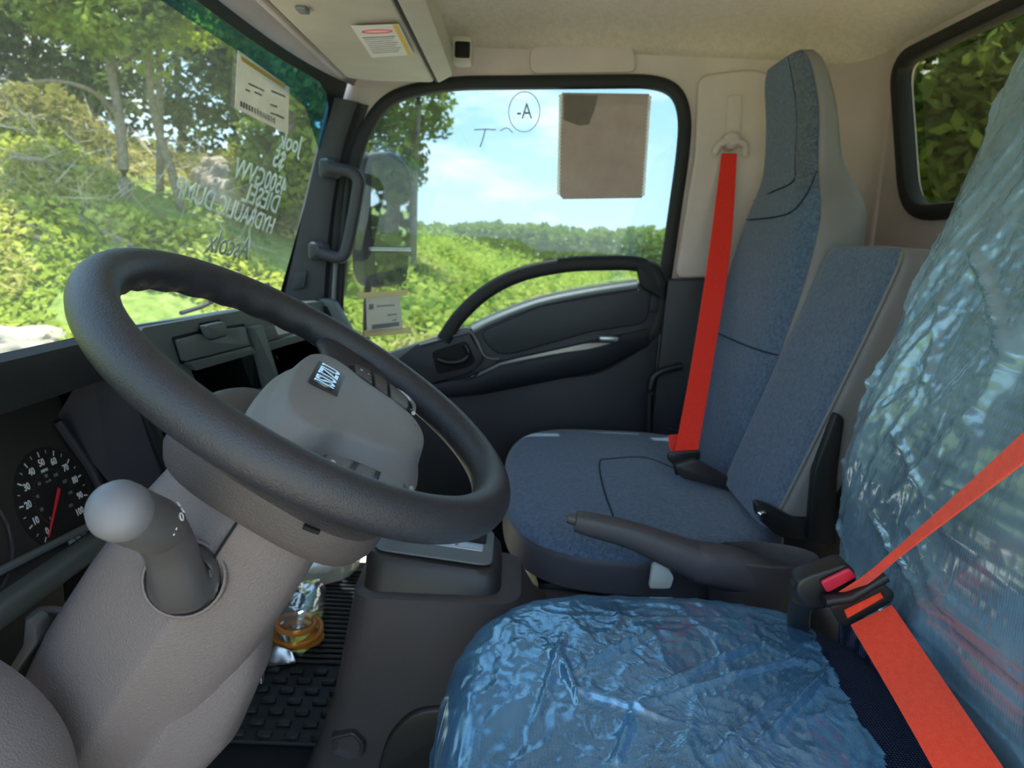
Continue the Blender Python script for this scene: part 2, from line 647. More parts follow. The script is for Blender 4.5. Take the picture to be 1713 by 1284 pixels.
MT['yellow'] = plastic('label_yellow', (0.75, 0.52, 0.06), 0.6, 0.3)
MT['glass'] = glass('door_glass', (0.62, 0.69, 0.70), 0.05, dirt=0.015)
MT['windshield'] = glass('windshield_glass', (0.70, 0.75, 0.69), 0.05, dirt=0.05)
MT['rear_glass'] = glass('rear_glass_dark', (0.60, 0.60, 0.48), 0.06)
MT['lens'] = glass('gauge_lens', (0.9, 0.9, 0.9), 0.05)
MT['film_seat'] = film('blue_film', (0.50, 0.72, 0.97), (0.20, 0.50, 0.85), 0.40, 0.19, 55, 0.45, 0.26, (0.58, 0.84, 1.0), (0.55, 1.0, 1.0))
MT['film_back'] = film('blue_film_backrest', (0.58, 0.74, 0.93), (0.38, 0.60, 0.74), 0.38, 0.19, 70, 0.45, 0.22, (0.76, 0.93, 1.0), (1.0, 0.6, 0.22))
MT['bag_white'] = film('white_bag', (0.9, 0.92, 0.9), (0.72, 0.76, 0.70), 0.9, 0.4, 40, 0.4)
MT['bag_clear'] = film('clear_bag', (0.92, 0.92, 0.92), (0.75, 0.76, 0.78), 0.20, 0.12, 45, 0.9, 0.15)
MT['bag_silver'] = plastic('foil', (0.55, 0.55, 0.56), 0.25, 0.5, 0.8)
MT['orange_hose'] = plastic('orange_rubber', (0.72, 0.27, 0.04), 0.4, 0.4)

# ================================================================== THE SETTING: cab shell
# ---- floor and front wall
fl = struct('floor', 'dark cab floor under the rubber mat', 'floor', (1.0, 0.0, 0.0))
box('floor_pan', (0.9, 0.02, 0.03), (2.12, 1.86, 0.05), MT['floor'], fl)
wf = struct('wall_front', 'dark front bulkhead under the dashboard', 'wall', (1.0, 0.95, 0.0))
box('bulkhead', (0.9, 0.965, 0.38), (2.12, 0.03, 0.64), MT['floor'], wf)

# ---- ceiling
ce = struct('ceiling', 'tan cloth headliner', 'ceiling', (0.9, -0.2, 1.5))
def ceil_fn(u, v):
    x = lerp(-0.15, 1.985, u)
    y = lerp(-0.925, 0.42, v)
    ex = max(0, (x - 1.80) / 0.165)
    ey = max(0, (-0.70 - y) / 0.185)
    ef = max(0, (y - 0.10) / 0.32)
    z = 1.555 - 0.075 * (1 - math.sqrt(max(0, 1 - min(1, ex * ex)))) - 0.035 * ey * ey - 0.05 * ef * ef
    return Vector((x, y, z))
grid('headliner', ceil_fn, 60, 40, MT['headliner'], ce, solid=0.012)
bt = at(1237, 70, Z=1.54)
rings = []
for rr, dz in ((0.030, 0.012), (0.028, 0.002), (0.021, -0.001), (0.018, -0.006), (0.010, -0.009)):
    rings.append([Vector((bt.x + rr * math.cos(k * math.pi / 10), bt.y + rr * math.sin(k * math.pi / 10), 1.545 + dz)) for k in range(20)])
loft('ceiling_button', rings, MT['headliner'], ce)

# ---- right wall: warm grey side trim with the door window opening
SX = 1.965
wr = struct('wall_right', 'warm grey side trim around the passenger door window', 'wall', (1.96, -0.2, 0.3))
def P2(pts, X):
    return [at(a, b, X=X) for a, b in pts]
hole_px = [(640, 158), (700, 140), (765, 131), (1098, 128), (1142, 146), (1157, 195), (1151, 260), (1120, 470), (1106, 560), (1000, 620), (560, 660), (556, 500), (565, 400), (583, 265), (602, 212)]
hole = P2(hole_px, SX)
hole_s = fillet(hole, 0.05, 4)
outer = [Vector((SX, 0.505, 0.10)), Vector((SX, 0.505, 1.40)), Vector((SX, 0.43, 1.50)), Vector((SX, 0.35, 1.52)), Vector((SX, -0.78, 1.55)), Vector((SX, -0.78, 0.10))]
prism('side_trim', outer, (0.03, 0, 0), MT['trim_beige'], wr, holes=[hole_s])
rec = fillet(P2([(886, 78), (1058, 76), (1066, 122), (886, 124)], SX - 0.004), 0.025)
prism('handle_mount_panel', rec, (-0.007, 0, 0), MT['trim_beige'], wr, bevel=0.006, seg=3)
# pillar cover behind the door and its slot
bp_o = fillet(P2([(1166, 128), (1262, 116), (1330, 150), (1330, 462), (1126, 466), (1160, 262)], SX - 0.002), 0.03)
prism('pillar_cover', bp_o, (-0.016, 0, 0), MT['trim_beige'], wr, bevel=0.008, seg=3)
sl = fillet(P2([(1217, 160), (1241, 158), (1238, 236), (1212, 238)], SX - 0.019), 0.006)
prism('adjuster_slot', sl, (-0.004, 0, 0), MT['trim_beige'], wr, bevel=0.002)
lower = fillet(P2([(1114, 466), (1330, 458), (1330, 740), (1086, 730)], SX - 0.02), 0.01)
prism('lower_pillar_trim', lower, (-0.025, 0, 0), MT['door'], wr, bevel=0.006)
# corner and rear wall
wb = struct('wall_back', 'warm grey rear wall of the cab with a window', 'wall', (0.9, -0.9, 0.1))
rw_px = [(1497, 105), (1512, 88), (1560, 52), (1640, 18)]
RY = -0.90
rwo = [Vector((1.84, RY, 1.465)), Vector((0.10, RY, 1.465)), Vector((0.10, RY, 1.085)), Vector((1.72, RY, 1.085)), Vector((1.79, RY, 1.20))]
rwo = [Vector((1.845, RY, 1.47)), Vector((0.10, RY, 1.47)), Vector((0.10, RY, 1.105)), Vector((1.695, RY, 1.105))]
rw_hole = fillet(rwo, [0.08, 0.06, 0.06, 0.10], 6)
prism('rear_trim', [Vector((-0.2, RY, 0.1)), Vector((1.85, RY, 0.1)), Vector((1.85, RY, 1.57)), Vector((-0.2, RY, 1.57))], (0, -0.03, 0), MT['trim_beige'], wb, holes=[rw_hole])
prism('lower_rear_panel', [Vector((0.0, RY + 0.002, 0.1)), Vector((1.84, RY + 0.002, 0.1)), Vector((1.84, RY + 0.002, 0.78)), Vector((0.0, RY + 0.002, 0.78))], (0, 0.012, 0), MT['door'], wb, bevel=0.004)
def corner_fn(u, v):
    th = u * math.pi / 2
    return Vector((1.845 + 0.12 * math.cos(th), -0.78 - 0.12 * math.sin(th), lerp(0.78, 1.57, v)))
grid('rear_corner', corner_fn, 12, 2, MT['trim_beige'], wb, solid=0.01)
grid('lower_corner', lambda u, v: Vector((corner_fn(u, 0).x, corner_fn(u, 0).y, lerp(0.06, 0.78, v))), 12, 2, MT['door'], wb, solid=0.01)

def window_seal(name, path, inner, depth, m, parent):
    up = (1, 0, 0)
    return tube(name, path, inner, m, parent, rb=depth, seg=14, up=up, p=3, closed=True)

# rear window
w3 = struct('window_3', 'dark tinted rear window of the cab', 'window', (0.9, -0.9, 1.1))
rp = fillet(rwo, [0.075, 0.06, 0.06, 0.095], 8)
tube('rubber_seal', rp, 0.018, MT['rubber'], w3, rb=0.022, seg=12, up=(0, 1, 0), p=3, closed=True)
prism('pane', [p + Vector((0, -0.012, 0)) for p in rp], (0, -0.004, 0), MT['rear_glass'], w3)

# passenger door window
w2 = struct('window_2', 'passenger door window', 'window', (1.96, 0, 0.6))
gl = [p.copy() for p in hole_s]
seal_c = fillet(P2([(646, 166), (703, 148), (766, 139), (1094, 136), (1133, 152), (1147, 195), (1142, 260), (1112, 470), (1098, 560), (1000, 620), (568, 655), (563, 500), (575, 400), (593, 268), (611, 216)], SX - 0.006), 0.05, 5)
tube('rubber_seal', seal_c, 0.017, MT['rubber'], w2, rb=0.016, seg=12, up=(1, 0, 0), p=3, closed=True)
prism('pane', [p + Vector((0.022, 0, 0)) for p in hole_s], (0.004, 0, 0), MT['glass'], w2)

# windshield
w1 = struct('window_1', 'large windshield with black edge band', 'window', (1.0, 0.6, 0.8))
def ws_y(x, t):
    return lerp(0.715, 0.535, t) - 0.075 * (abs(x - 0.95) / 1.0) ** 4
def ws_fn(u, v, off=0.0):
    x = lerp(-0.15, 1.945, u)
    t = v
    return Vector((x, ws_y(x, t) - off, lerp(0.80, 1.40, t)))
grid('pane', ws_fn, 40, 12, MT['windshield'], w1)
def ws_at(x, y):
    """point on the windshield seen at a pixel, by marching"""
    p = at(x, y, Y=0.6)
    for _ in range(12):
        t = (p.z - 0.80) / 0.60
        p = at(x, y, Y=ws_y(p.x, t))
    return p
# black band along the right edge and top, with a rounded corner
band_o = [(1.95, 0.79), (1.95, 1.41), (-0.15, 1.41)]
ins = fillet([Vector((1.918, 0.79, 0)), Vector((1.918, 1.365, 0)), Vector((-0.15, 1.365, 0))], [0, 0.12, 0], 10)
outp = fillet([Vector((1.955, 0.79, 0)), Vector((1.955, 1.41, 0)), Vector((-0.15, 1.41, 0))], [0, 0.02, 0], 10)
n_ = 60
def resample(pl, n):
    L_ = [0]
    for i in range(1, len(pl)):
        L_.append(L_[-1] + (pl[i] - pl[i - 1]).length)
    xs = np.linspace(0, L_[-1], n)
    return [Vector((float(np.interp(s, L_, [q.x for q in pl])), float(np.interp(s, L_, [q.y for q in pl])), float(np.interp(s, L_, [q.z for q in pl])))) for s in xs]
def ws_lift(q, off):
    return Vector((q.x, ws_y(q.x, (q.y - 0.8) / 0.6) - off, q.y))
ri, ro = resample(ins, n_), resample(outp, n_)
loft('edge_band', [[ws_lift(a, 0.003) for a in ri], [ws_lift(b, 0.003) for b in ro]], MT['frit'], w1, closed=False, caps=False)
MT['shade'] = glass('shade_band_glass', (0.16, 0.42, 0.62), 0.05)
shp = fillet([Vector((1.918, 1.21, 0)), Vector((1.918, 1.365, 0)), Vector((-0.15, 1.365, 0))], [0, 0.12, 0], 10)
shq = resample([Vector((1.918, 1.21, 0)), Vector((1.80, 1.30, 0)), Vector((1.5, 1.335, 0)), Vector((-0.15, 1.335, 0))], n_)
loft('shade_band', [[ws_lift(a, 0.002) for a in resample(shp, n_)], [ws_lift(b, 0.002) for b in shq]], MT['shade'], w1, closed=False, caps=False)

# header trim between windshield and headliner
t1 = struct('trim_1', 'tan header strip above the windshield', 'trim', (1.0, 0.45, 1.4))
def hdr_fn(u, v):
    x = lerp(-0.15, 1.965, u)
    y0 = ws_y(x, 1.0) - 0.006
    a = Vector((x, y0, 1.385))
    b = Vector((x, 0.40, 1.512))
    p = a.lerp(b, v)
    p.z -= 0.012 * math.sin(v * math.pi)
    return p
grid('header', hdr_fn, 30, 8, MT['trim_beige'], t1, solid=0.008)

# windshield pillar
t2 = struct('trim_2', 'dark windshield pillar beside the passenger window', 'trim', (1.93, 0.55, 0.8))
Lp = [(549, 163), (530, 245), (505, 350), (484, 440), (466, 515), (450, 580)]
Rp = [(616, 176), (592, 240), (577, 320), (570, 400), (566, 500), (563, 600)]
rings = []
for (l, r) in zip(Lp, Rp):
    a = at(*l, X=1.935)
    b = at(*r, X=1.955)
    m1 = a.lerp(b, 0.12) + Vector((-0.022, 0, 0))
    m2 = a.lerp(b, 0.55) + Vector((-0.028, 0, 0))
    m3 = a.lerp(b, 0.78) + Vector((-0.020, 0, 0))
    m4 = a.lerp(b, 0.84) + Vector((-0.006, 0, 0))
    rings.append([a, m1, m2, m3, m4, b, b + Vector((0.04, 0, 0)), a + Vector((0.06, 0, 0))])
R2 = [spline([r[j] for r in rings], 4) for j in range(8)]
loft('pillar', [[R2[j][i] for j in range(8)] for i in range(len(R2[0]))], MT['pillar'], t2)
prism('switch_blank', fillet(P2([(493, 455), (515, 452), (510, 482), (488, 485)], 1.905), 0.006), (-0.006, 0, 0), MT['door'], t2, bevel=0.002)
tube('rubber_seal', spline(P2([(584, 300), (574, 400), (569, 500), (566, 590)], 1.935), 5), 0.010, MT['rubber'], t2)
tube('wire_conduit', spline(P2([(562, 430), (558, 500), (556, 560)], 1.915), 5), 0.006, MT['door_trim'], t2)

# ---- passenger door
d1 = struct('door_1', 'dark grey passenger door panel with arched grab bar', 'door', (1.93, -0.05, 0.08))
DX = 1.945
sill_px = [(556, 640), (600, 612), (665, 590), (740, 566), (788, 549), (830, 529), (900, 503), (980, 486), (1066, 473), (1113, 467)]
pan = P2(sill_px, DX)
tail = at(1088, 720, X=DX)
pan = pan + [tail, Vector((DX, tail.y + 0.02, 0.08)), Vector((DX, 0.48, 0.08))]
prism('panel', pan, (0.05, 0, 0), MT['door'], d1, bevel=0.008)
# upper insert of the panel below the sill line
ins_ = fillet(P2([(800, 556), (900, 512), (1000, 494), (1075, 482), (1090, 490), (1080, 540), (990, 553), (860, 590), (830, 592)], DX), 0.03)
prism('upper_insert', ins_, (-0.014, 0, 0), MT['door'], d1, bevel=0.01, seg=3)
tube('sill_sky_gleam', spline(P2([(790, 550), (830, 530), (900, 504), (980, 487), (1066, 474)], DX - 0.004), 5), 0.013, MT['silver'], d1, rb=0.006, up=(1, 0, 0))  # silver strip put in for the sky's reflection along the sill
tube('front_sill', spline(P2([(586, 622), (640, 602), (700, 582), (760, 562), (785, 555)], DX - 0.006), 5), 0.016, MT['door_trim'], d1, rb=0.012, up=(1, 0, 0), p=3)
# arched grab bar
arch = spline(P2([(742, 568), (768, 530), (812, 489), (868, 460), (940, 444), (1010, 440), (1062, 441), (1094, 452), (1104, 476)], 1.925), 6)
tube('grab_bar', arch, 0.020, MT['rubber'], d1, rb=0.016, seg=14, up=(1, 0, 0), p=2.5)
prism('bar_foot', fillet(P2([(1062, 443), (1096, 446), (1110, 470), (1108, 500), (1070, 478)], 1.94), 0.01), (-0.03, 0, 0), MT['rubber'], d1, bevel=0.006)
# armrest
arm = []
for k in range(15):
    t = k / 14
    px_ = lerp(700, 1084, t)
    yt = interp([700, 790, 830, 860, 1000, 1084], [648, 628, 606, 598, 568, 550], px_)
    yb = interp([700, 740, 800, 860, 1000, 1084], [662, 664, 660, 648, 620, 578], px_)
    blg = 0.070 * math.sin(math.pi * min(1, t * 0.9 + 0.06)) ** 0.7
    a_ = at(px_, yt, X=DX)
    b_ = at(px_, yb, X=DX)
    arm.append([a_ + Vector((0.02, 0, 0)), a_ + Vector((-blg * 0.75, 0, 0.004)), a_.lerp(b_, 0.12) + Vector((-blg, 0, 0)), a_.lerp(b_, 0.45) + Vector((-blg, 0, 0)), a_.lerp(b_, 0.8) + Vector((-blg * 0.75, 0, 0)), b_ + Vector((-0.01, 0, 0)), b_ + Vector((0.02, 0, 0))])
loft('armrest', arm, MT['door'], d1)
# inner handle
bz = fillet(P2([(662, 602), (700, 572), (783, 552), (812, 598), (790, 622), (668, 655)], DX), 0.02)
prism('handle_bezel', bz, (-0.02, 0, 0), MT['door'], d1, bevel=0.006)
cup = fillet(P2([(722, 588), (780, 569), (796, 603), (786, 613), (732, 626)], DX - 0.018), 0.012)
prism('handle_cup', cup, (-0.003, 0, 0), MT['cavity'], d1, bevel=0.001)
tube('door_handle', spline(P2([(732, 600), (752, 606), (776, 602), (784, 590), (778, 576)], DX - 0.032), 5), 0.008, MT['black'], d1, rb=0.007)
tube('bezel_trim', spline(P2([(702, 577), (770, 559), (788, 556), (797, 570), (812, 596), (835, 600)], DX - 0.024), 5), 0.006, MT['door_trim'], d1, rb=0.004)
box('window_switch', at(1018, 566, X=1.872), (0.02, 0.05, 0.012), MT['silver'], d1, bevel=0.004)
box('lock_mark', at(1092, 508, X=DX - 0.002), (0.004, 0.03, 0.045), MT['door'], d1, bevel=0.0015)
tube('guard_tube', spline(P2([(1086, 735), (1086, 680), (1090, 640), (1104, 622), (1140, 612)], 1.90), 6), 0.010, MT['black'], wr)

# ================================================================== DASHBOARD
dsh = thing('dashboard', 'dark grey dashboard with open storage pockets under the windshield', 'dashboard', (1.0, 0.6, 0.5))
# top pad: profile swept along X
def pad_ring(x):
    zt = interp([-0.15, 0.93, 1.86], [0.868, 0.870, 0.834], x)
    yr = 0.500
    yw = ws_y(x, 0.0) + 0.03
    zb = zt - 0.035 if x > 0.92 else zt - 0.06
    return [Vector((x, yr, zt - 0.022)), Vector((x, yr + 0.002, zt - 0.006)), Vector((x, yr + 0.014, zt)), Vector((x, yr + 0.05, zt - 0.016)), Vector((x, yw - 0.04, 0.782)), Vector((x, yw, 0.772)), Vector((x, yw, 0.74)), Vector((x, yr + 0.09, zb - 0.02)), Vector((x, yr + 0.01, zb))]
loft('top_pad', [pad_ring(x) for x in np.linspace(-0.15, 1.86, 24)], MT['dash'], dsh)
# fascia of the centre and passenger side (plane y = 0.5)
FY = 0.500
def FP(pts, Y=FY):
    return [at(a, b, Y=Y) for a, b in pts]
fas_o = FP([(224, 640), (228, 566), (240, 548), (400, 520), (540, 503), (548, 600), (555, 740), (440, 870), (283, 860)])
cav1 = fillet(FP([(318, 617), (424, 586), (447, 652), (352, 690)]), 0.012)
cav2 = fillet(FP([(442, 588), (522, 563), (560, 640), (470, 668)]), 0.012)
vent = fillet(FP([(258, 690), (300, 690), (330, 730), (276, 748)]), 0.008)
prism('fascia', fas_o, (0, 0.03, 0), MT['dash_grey'], dsh, holes=[cav1, cav2, vent])
def pocket(name, lp, depth, m):
    back = [p + Vector((0, depth, 0)) for p in lp]
    V, Fc = loft_data([[p + Vector((0, 0.004, 0)) for p in lp], back], True, False)
    Fc.append(tuple(range(len(lp), 2 * len(lp))))
    return mesh(name, V, Fc, m, dsh)
pocket('open_pocket', cav1, 0.14, MT['cavity'])
pocket('open_pocket', cav2, 0.14, MT['cavity'])
pocket('vent_recess', vent, 0.05, MT['cavity'])
for k in range(6):
    t = (k + 0.6) / 6
    a_ = vent[0].lerp(vent[6], 0)  # corner reference
    p0 = at(lerp(262, 302, t), lerp(694, 694, t), Y=FY + 0.012)
    p1 = at(lerp(281, 328, t), lerp(742, 728, t), Y=FY + 0.012)
    tube('vent_slat', [p0, p1], 0.0035, MT['dash'], dsh, rb=0.010, seg=6, up=(0, 1, 0))
lid = fillet(FP([(291, 568), (330, 558), (345, 569), (372, 562), (371, 550), (404, 546), (413, 577), (302, 604)], FY - 0.001), 0.004)
prism('pocket_lid', lid, (0, -0.007, 0), MT['dash_grey'], dsh, bevel=0.003)
gp = fillet(FP([(287, 564), (332, 553), (334, 540), (366, 534), (374, 546), (408, 541), (418, 580), (301, 609)], FY - 0.0005), 0.004)
prism('lid_gap', gp, (0, -0.0012, 0), MT['cavity'], dsh)
tab = fillet(FP([(332, 544), (364, 537), (371, 558), (342, 567)], FY - 0.006), 0.006)
prism('lid_latch', tab, (0, -0.012, 0), MT['dash_grey'], dsh, bevel=0.004, seg=3)
prism('pocket_lip', fillet(FP([(306, 606), (412, 579), (420, 590), (318, 619)], FY - 0.001), 0.004), (0, -0.010, 0), MT['dash_grey'], dsh, bevel=0.003)
prism('divider', fillet(FP([(412, 546), (428, 543), (462, 650), (440, 658)], FY - 0.001), 0.004), (0, -0.014, 0), MT['dash_grey'], dsh, bevel=0.004)
prism('pocket_lid', fillet(FP([(432, 549), (456, 543), (466, 562), (438, 570)], FY - 0.001), 0.004), (0, -0.006, 0), MT['dash_grey'], dsh, bevel=0.003)
prism('pocket_lip', fillet(FP([(438, 574), (520, 551), (524, 562), (442, 586)], FY - 0.001), 0.004), (0, -0.010, 0), MT['dash_grey'], dsh, bevel=0.003)
prism('manual_card', fillet(FP([(458, 545), (480, 540), (484, 556), (464, 560)], FY - 0.006), 0.002), (0, -0.002, 0), MT['paper_label'], dsh)
prism('tray_edge', fillet(FP([(375, 668), (438, 648), (446, 662), (400, 684)], FY - 0.001), 0.004), (0, -0.012, 0), MT['dash_grey'], dsh, bevel=0.003)
prism('lower_blank', fillet(FP([(276, 750), (330, 734), (345, 800), (290, 815)], FY - 0.001), 0.004), (0, -0.006, 0), MT['dash_grey'], dsh, bevel=0.003)
prism('fascia_edge', fillet(FP([(212, 640), (226, 634), (282, 790), (266, 800)], FY - 0.001), 0.004), (0, -0.012, 0), MT['dash'], dsh, bevel=0.004)
# end pocket beside the door
endb = fillet(P2([(500, 508), (540, 500), (556, 503), (592, 565), (560, 600), (530, 560)], 1.86), 0.012)
prism('end_housing', endb, (0.05, 0, 0), MT['dash_grey'], dsh, bevel=0.008, seg=3)
prism('end_slot', fillet(P2([(527, 515), (546, 511), (556, 530), (542, 536)], 1.858), 0.004), (-0.002, 0, 0), MT['cavity'], dsh)
# side panel between gauges and fascia
sp = [at(93, 700, X=0.905), at(150, 606, X=0.905), at(214, 600, X=0.905), at(218, 642, X=0.905), at(268, 795, X=0.95), at(270, 845, X=0.96), at(190, 815, X=0.915)]
Vp = sp + [p + Vector((0.02, 0.004, 0)) for p in sp]
nS = len(sp)
fc = [tuple(range(nS)), tuple(range(2 * nS - 1, nS - 1, -1))] + [(i, (i + 1) % nS, nS + (i + 1) % nS, nS + i) for i in range(nS)]
mesh('side_panel', Vp, fc, MT['dash_side'], dsh, sm=False)
# bulk behind and below
box('lower_body', (0.93, 0.72, 0.52), (2.0, 0.20, 0.52), MT['cavity'], dsh, bevel=0.02)
box('under_gauge_lip', (0.45, 0.548, 0.586), (0.92, 0.040, 0.030), MT['dash_grey'], dsh, bevel=0.010, seg=3)
box('under_gauge_panel', (0.40, 0.60, 0.50), (0.95, 0.03, 0.16), MT['dash'], dsh, bevel=0.005)
# knee panel at the lower left
kn = []
for k in range(9):
    t = k / 8
    c = at(lerp(-120, 60, t), lerp(1080, 1330, t), X=0.46)
    kn.append(c)
tube('knee_panel', spline([at(-220, 1150, X=0.50), at(-90, 1190, X=0.50), at(0, 1270, X=0.50), at(30, 1360, X=0.50), at(40, 1450, X=0.50)], 5), 0.048, MT['column'], dsh, rb=0.036, p=3)
# small levers under the gauges
prism('hood_release', fillet(P2([(42, 1035), (60, 1045), (62, 1075), (20, 1135), (14, 1120), (38, 1080)], 0.60), 0.004), (0.02, 0, 0), MT['stalk'], dsh, bevel=0.003)
tube('loop_cable', spline(P2([(48, 1036), (70, 1020), (102, 1022), (110, 1040), (90, 1090)], 0.66), 5), 0.004, MT['stalk'], dsh)

# ---- instrument cluster
CP = Vector((0.9, 0.553, 0.610))
CN = Vector((0, -0.959, 0.283))
CU = Vector((0, 0.283, 0.959))
cl = thing('instrument_cluster', 'gauge panel with a white-numbered speedometer and red needle', 'gauge panel', (0.85, 0.57, 0.60))
def CPx(x, y, off=0.0):
    return at(x, y, plane=(CP + CN * off, CN))
face = [CP + Vector((-0.7, 0, 0)) + CU * -0.02, CP + Vector((0.02, 0, 0)) + CU * -0.02, CP + Vector((0.02, 0, 0)) + CU * 0.24, CP + Vector((-0.7, 0, 0)) + CU * 0.24]
prism('gauge_face', face, -CN * 0.01, MT['cluster'], cl)
bw = [CPx(-40, 712, 0.001), CPx(100, 712, 0.001), CPx(165, 800, 0.001), CPx(180, 862, 0.001), CPx(150, 866, 0.001), CPx(120, 838, 0.001), CPx(60, 806, 0.001), CPx(10, 766, 0.001), CPx(-40, 735, 0.001)]
SC = CPx(88, 826, 0.0)           # dial centre
nums = [('0', (70, 887)), ('10', (45, 865)), ('20', (28, 836)), ('30', (22, 807)), ('40', (27, 782)), ('50', (44, 768)), ('60', (69, 765)), ('70', (95, 775)), ('80', (121, 792)), ('90', (141, 817)), ('100', (153, 844))]
pts_ = [CPx(*q) for _, q in nums]
# fit a circle in the face plane to the tick positions
A_ = np.array([[2 * p.x, 2 * (p - CP).dot(CU), 1] for p in pts_])
b_ = np.array([p.x ** 2 + (p - CP).dot(CU) ** 2 for p in pts_])
sol = np.linalg.lstsq(A_, b_, rcond=None)[0]
scx, scv = float(sol[0]), float(sol[1])
SR = math.sqrt(float(sol[2]) + scx ** 2 + scv ** 2)
def dial(r, ang, off=0.001):
    return Vector((scx + r * math.cos(ang), CP.y, CP.z)) + CU * (scv + r * math.sin(ang)) + CN * off
disc = [dial(SR * 1.12, k * math.pi / 32, 0.0012) for k in range(64)]
prism('dial', disc, -CN * 0.001, MT['cluster_dark'], cl)
a0, a1 = math.radians(225), math.radians(-45)
bmt = bmesh.new()
bms = bmesh.new()
def tickq(bm, ang, r0, r1, w):
    d = Vector((-math.sin(ang), 0, 0)) + CU * math.cos(ang)
    v = [dial(r0, ang, 0.002) - d * w, dial(r1, ang, 0.002) - d * w, dial(r1, ang, 0.002) + d * w, dial(r0, ang, 0.002) + d * w]
    bm.faces.new([bm.verts.new(q) for q in v])
for k in range(21):
    ang = lerp(a0, a1, k / 20)
    tickq(bmt, ang, SR * (0.93 if k % 2 == 0 else 0.97), SR * 1.05, 0.0011 if k % 2 == 0 else 0.0006)
for k in range(41):
    ang = lerp(a0, a1, k / 40)
    tickq(bms, ang, SR * 0.60, SR * 0.63, 0.0004)
from_bm('dial_ticks', bmt, MT['white_print'], cl, sm=False)
from_bm('inner_ticks', bms, MT['grey_print'], cl, sm=False)
for k, (s, _) in enumerate(nums):
    ang = lerp(a0, a1, k / 10)
    text('numeral', s, 0.0125, dial(SR * 0.80, ang, 0.002), (1, 0, 0), CU, MT['white_print'], cl, bold=0.0002, sx=0.85)
for k in range(9):
    ang = lerp(a0, a1, k * 20 / 161)
    text('inner_numeral', str(k * 20), 0.0065, dial(SR * 0.50, ang, 0.002), (1, 0, 0), CU, MT['grey_print'], cl, sx=0.85)
text('unit_print', 'MPH', 0.006, dial(SR * 0.62, math.radians(90), 0.002), (1, 0, 0), CU, MT['white_print'], cl)
text('unit_print', 'km/h', 0.005, dial(SR * 0.38, math.radians(90), 0.002), (1, 0, 0), CU, MT['grey_print'], cl)
text('fuel_print', 'ULTRA LOW SULFUR\nDIESEL FUEL ONLY', 0.0062, dial(SR * 1.02, math.radians(-78), 0.002), (1, 0, 0), CU, MT['white_print'], cl, sx=0.75)
nd = [dial(0.0, 0, 0.006) + Vector((0.004 * s_, 0, 0)) for s_ in (-0.6, 0.6)]
na = math.radians(225)
nd_d = Vector((-math.sin(na), 0, 0)) + CU * math.cos(na)
prism('needle', [dial(-0.2 * SR, na, 0.005) - nd_d * 0.0022, dial(0.95 * SR, na, 0.005) - nd_d * 0.0008, dial(0.95 * SR, na, 0.005) + nd_d * 0.0008, dial(-0.2 * SR, na, 0.005) + nd_d * 0.0022], CN * 0.001, MT['red_needle'], cl)
# neighbouring dial arc (fuel side), mostly out of view
g2 = Vector((scx - 0.165, 0, 0))
arc2 = [Vector((scx - 0.150 + SR * 1.12 * math.cos(math.radians(a)), CP.y, CP.z)) + CU * (scv + SR * 1.12 * math.sin(math.radians(a))) + CN * 0.002 for a in range(-70, 41, 5)]
tube('gauge_arc', arc2, 0.0022, MT['dash_side'], cl, seg=6)
tube('bezel_edge', [CPx(96, 704, 0.012), CPx(150, 780, 0.012), CPx(186, 850, 0.012)], 0.006, MT['dash_side'], cl, seg=8)
tube('bezel_edge', [CPx(-60, 985, 0.008), CPx(176, 866, 0.008)], 0.005, MT['dash_grey'], cl, seg=8)

# ================================================================== STEERING
CW = Vector((0.65, 0.183, 0.862))
TA = math.radians(30.8)
E1 = Vector((0, math.cos(TA), math.sin(TA)))
WN = Vector((0, -math.sin(TA), math.cos(TA)))
EX = Vector((1, 0, 0))
def WP(a, b, h=0.0):
    return CW + EX * a + E1 * b + WN * h
TURN = math.radians(9)
WX = EX * math.cos(TURN) + E1 * math.sin(TURN)
WY = E1 * math.cos(TURN) - EX * math.sin(TURN)
def HP(a, b, h=0.0):
    """point in the turned wheel"""
    return CW + WX * a + WY * b + WN * h
sw = thing('steering_wheel', 'thick black steering wheel with grey airbag hub', 'steering wheel', CW - WN * 0.08)
RW = 0.195
rings = []
NR = 160
for i in range(NR):
    th = 2 * math.pi * i / NR
    rad = EX * math.sin(th) + E1 * math.cos(th)
    c = CW + rad * RW
    ring = []
    # finger bumps on the underside of the inner edge over the forward half
    wav = 0.0020 * math.sin(th * 30) * (1 if math.cos(th) > -0.2 else 0)
    for k in range(20):
        ph = 2 * math.pi * k / 20
        r_ = 0.0195 + (wav * max(0, -math.cos(ph)) * max(0.0, -math.sin(ph) + 0.4))
        ring.append(c + rad * (r_ * 0.96 * math.cos(ph)) + WN * (r_ * math.sin(ph)))
    rings.append(ring)
rings.append(rings[0])
loft('rim', rings, MT['wheel'], sw, caps=False, sm='all')

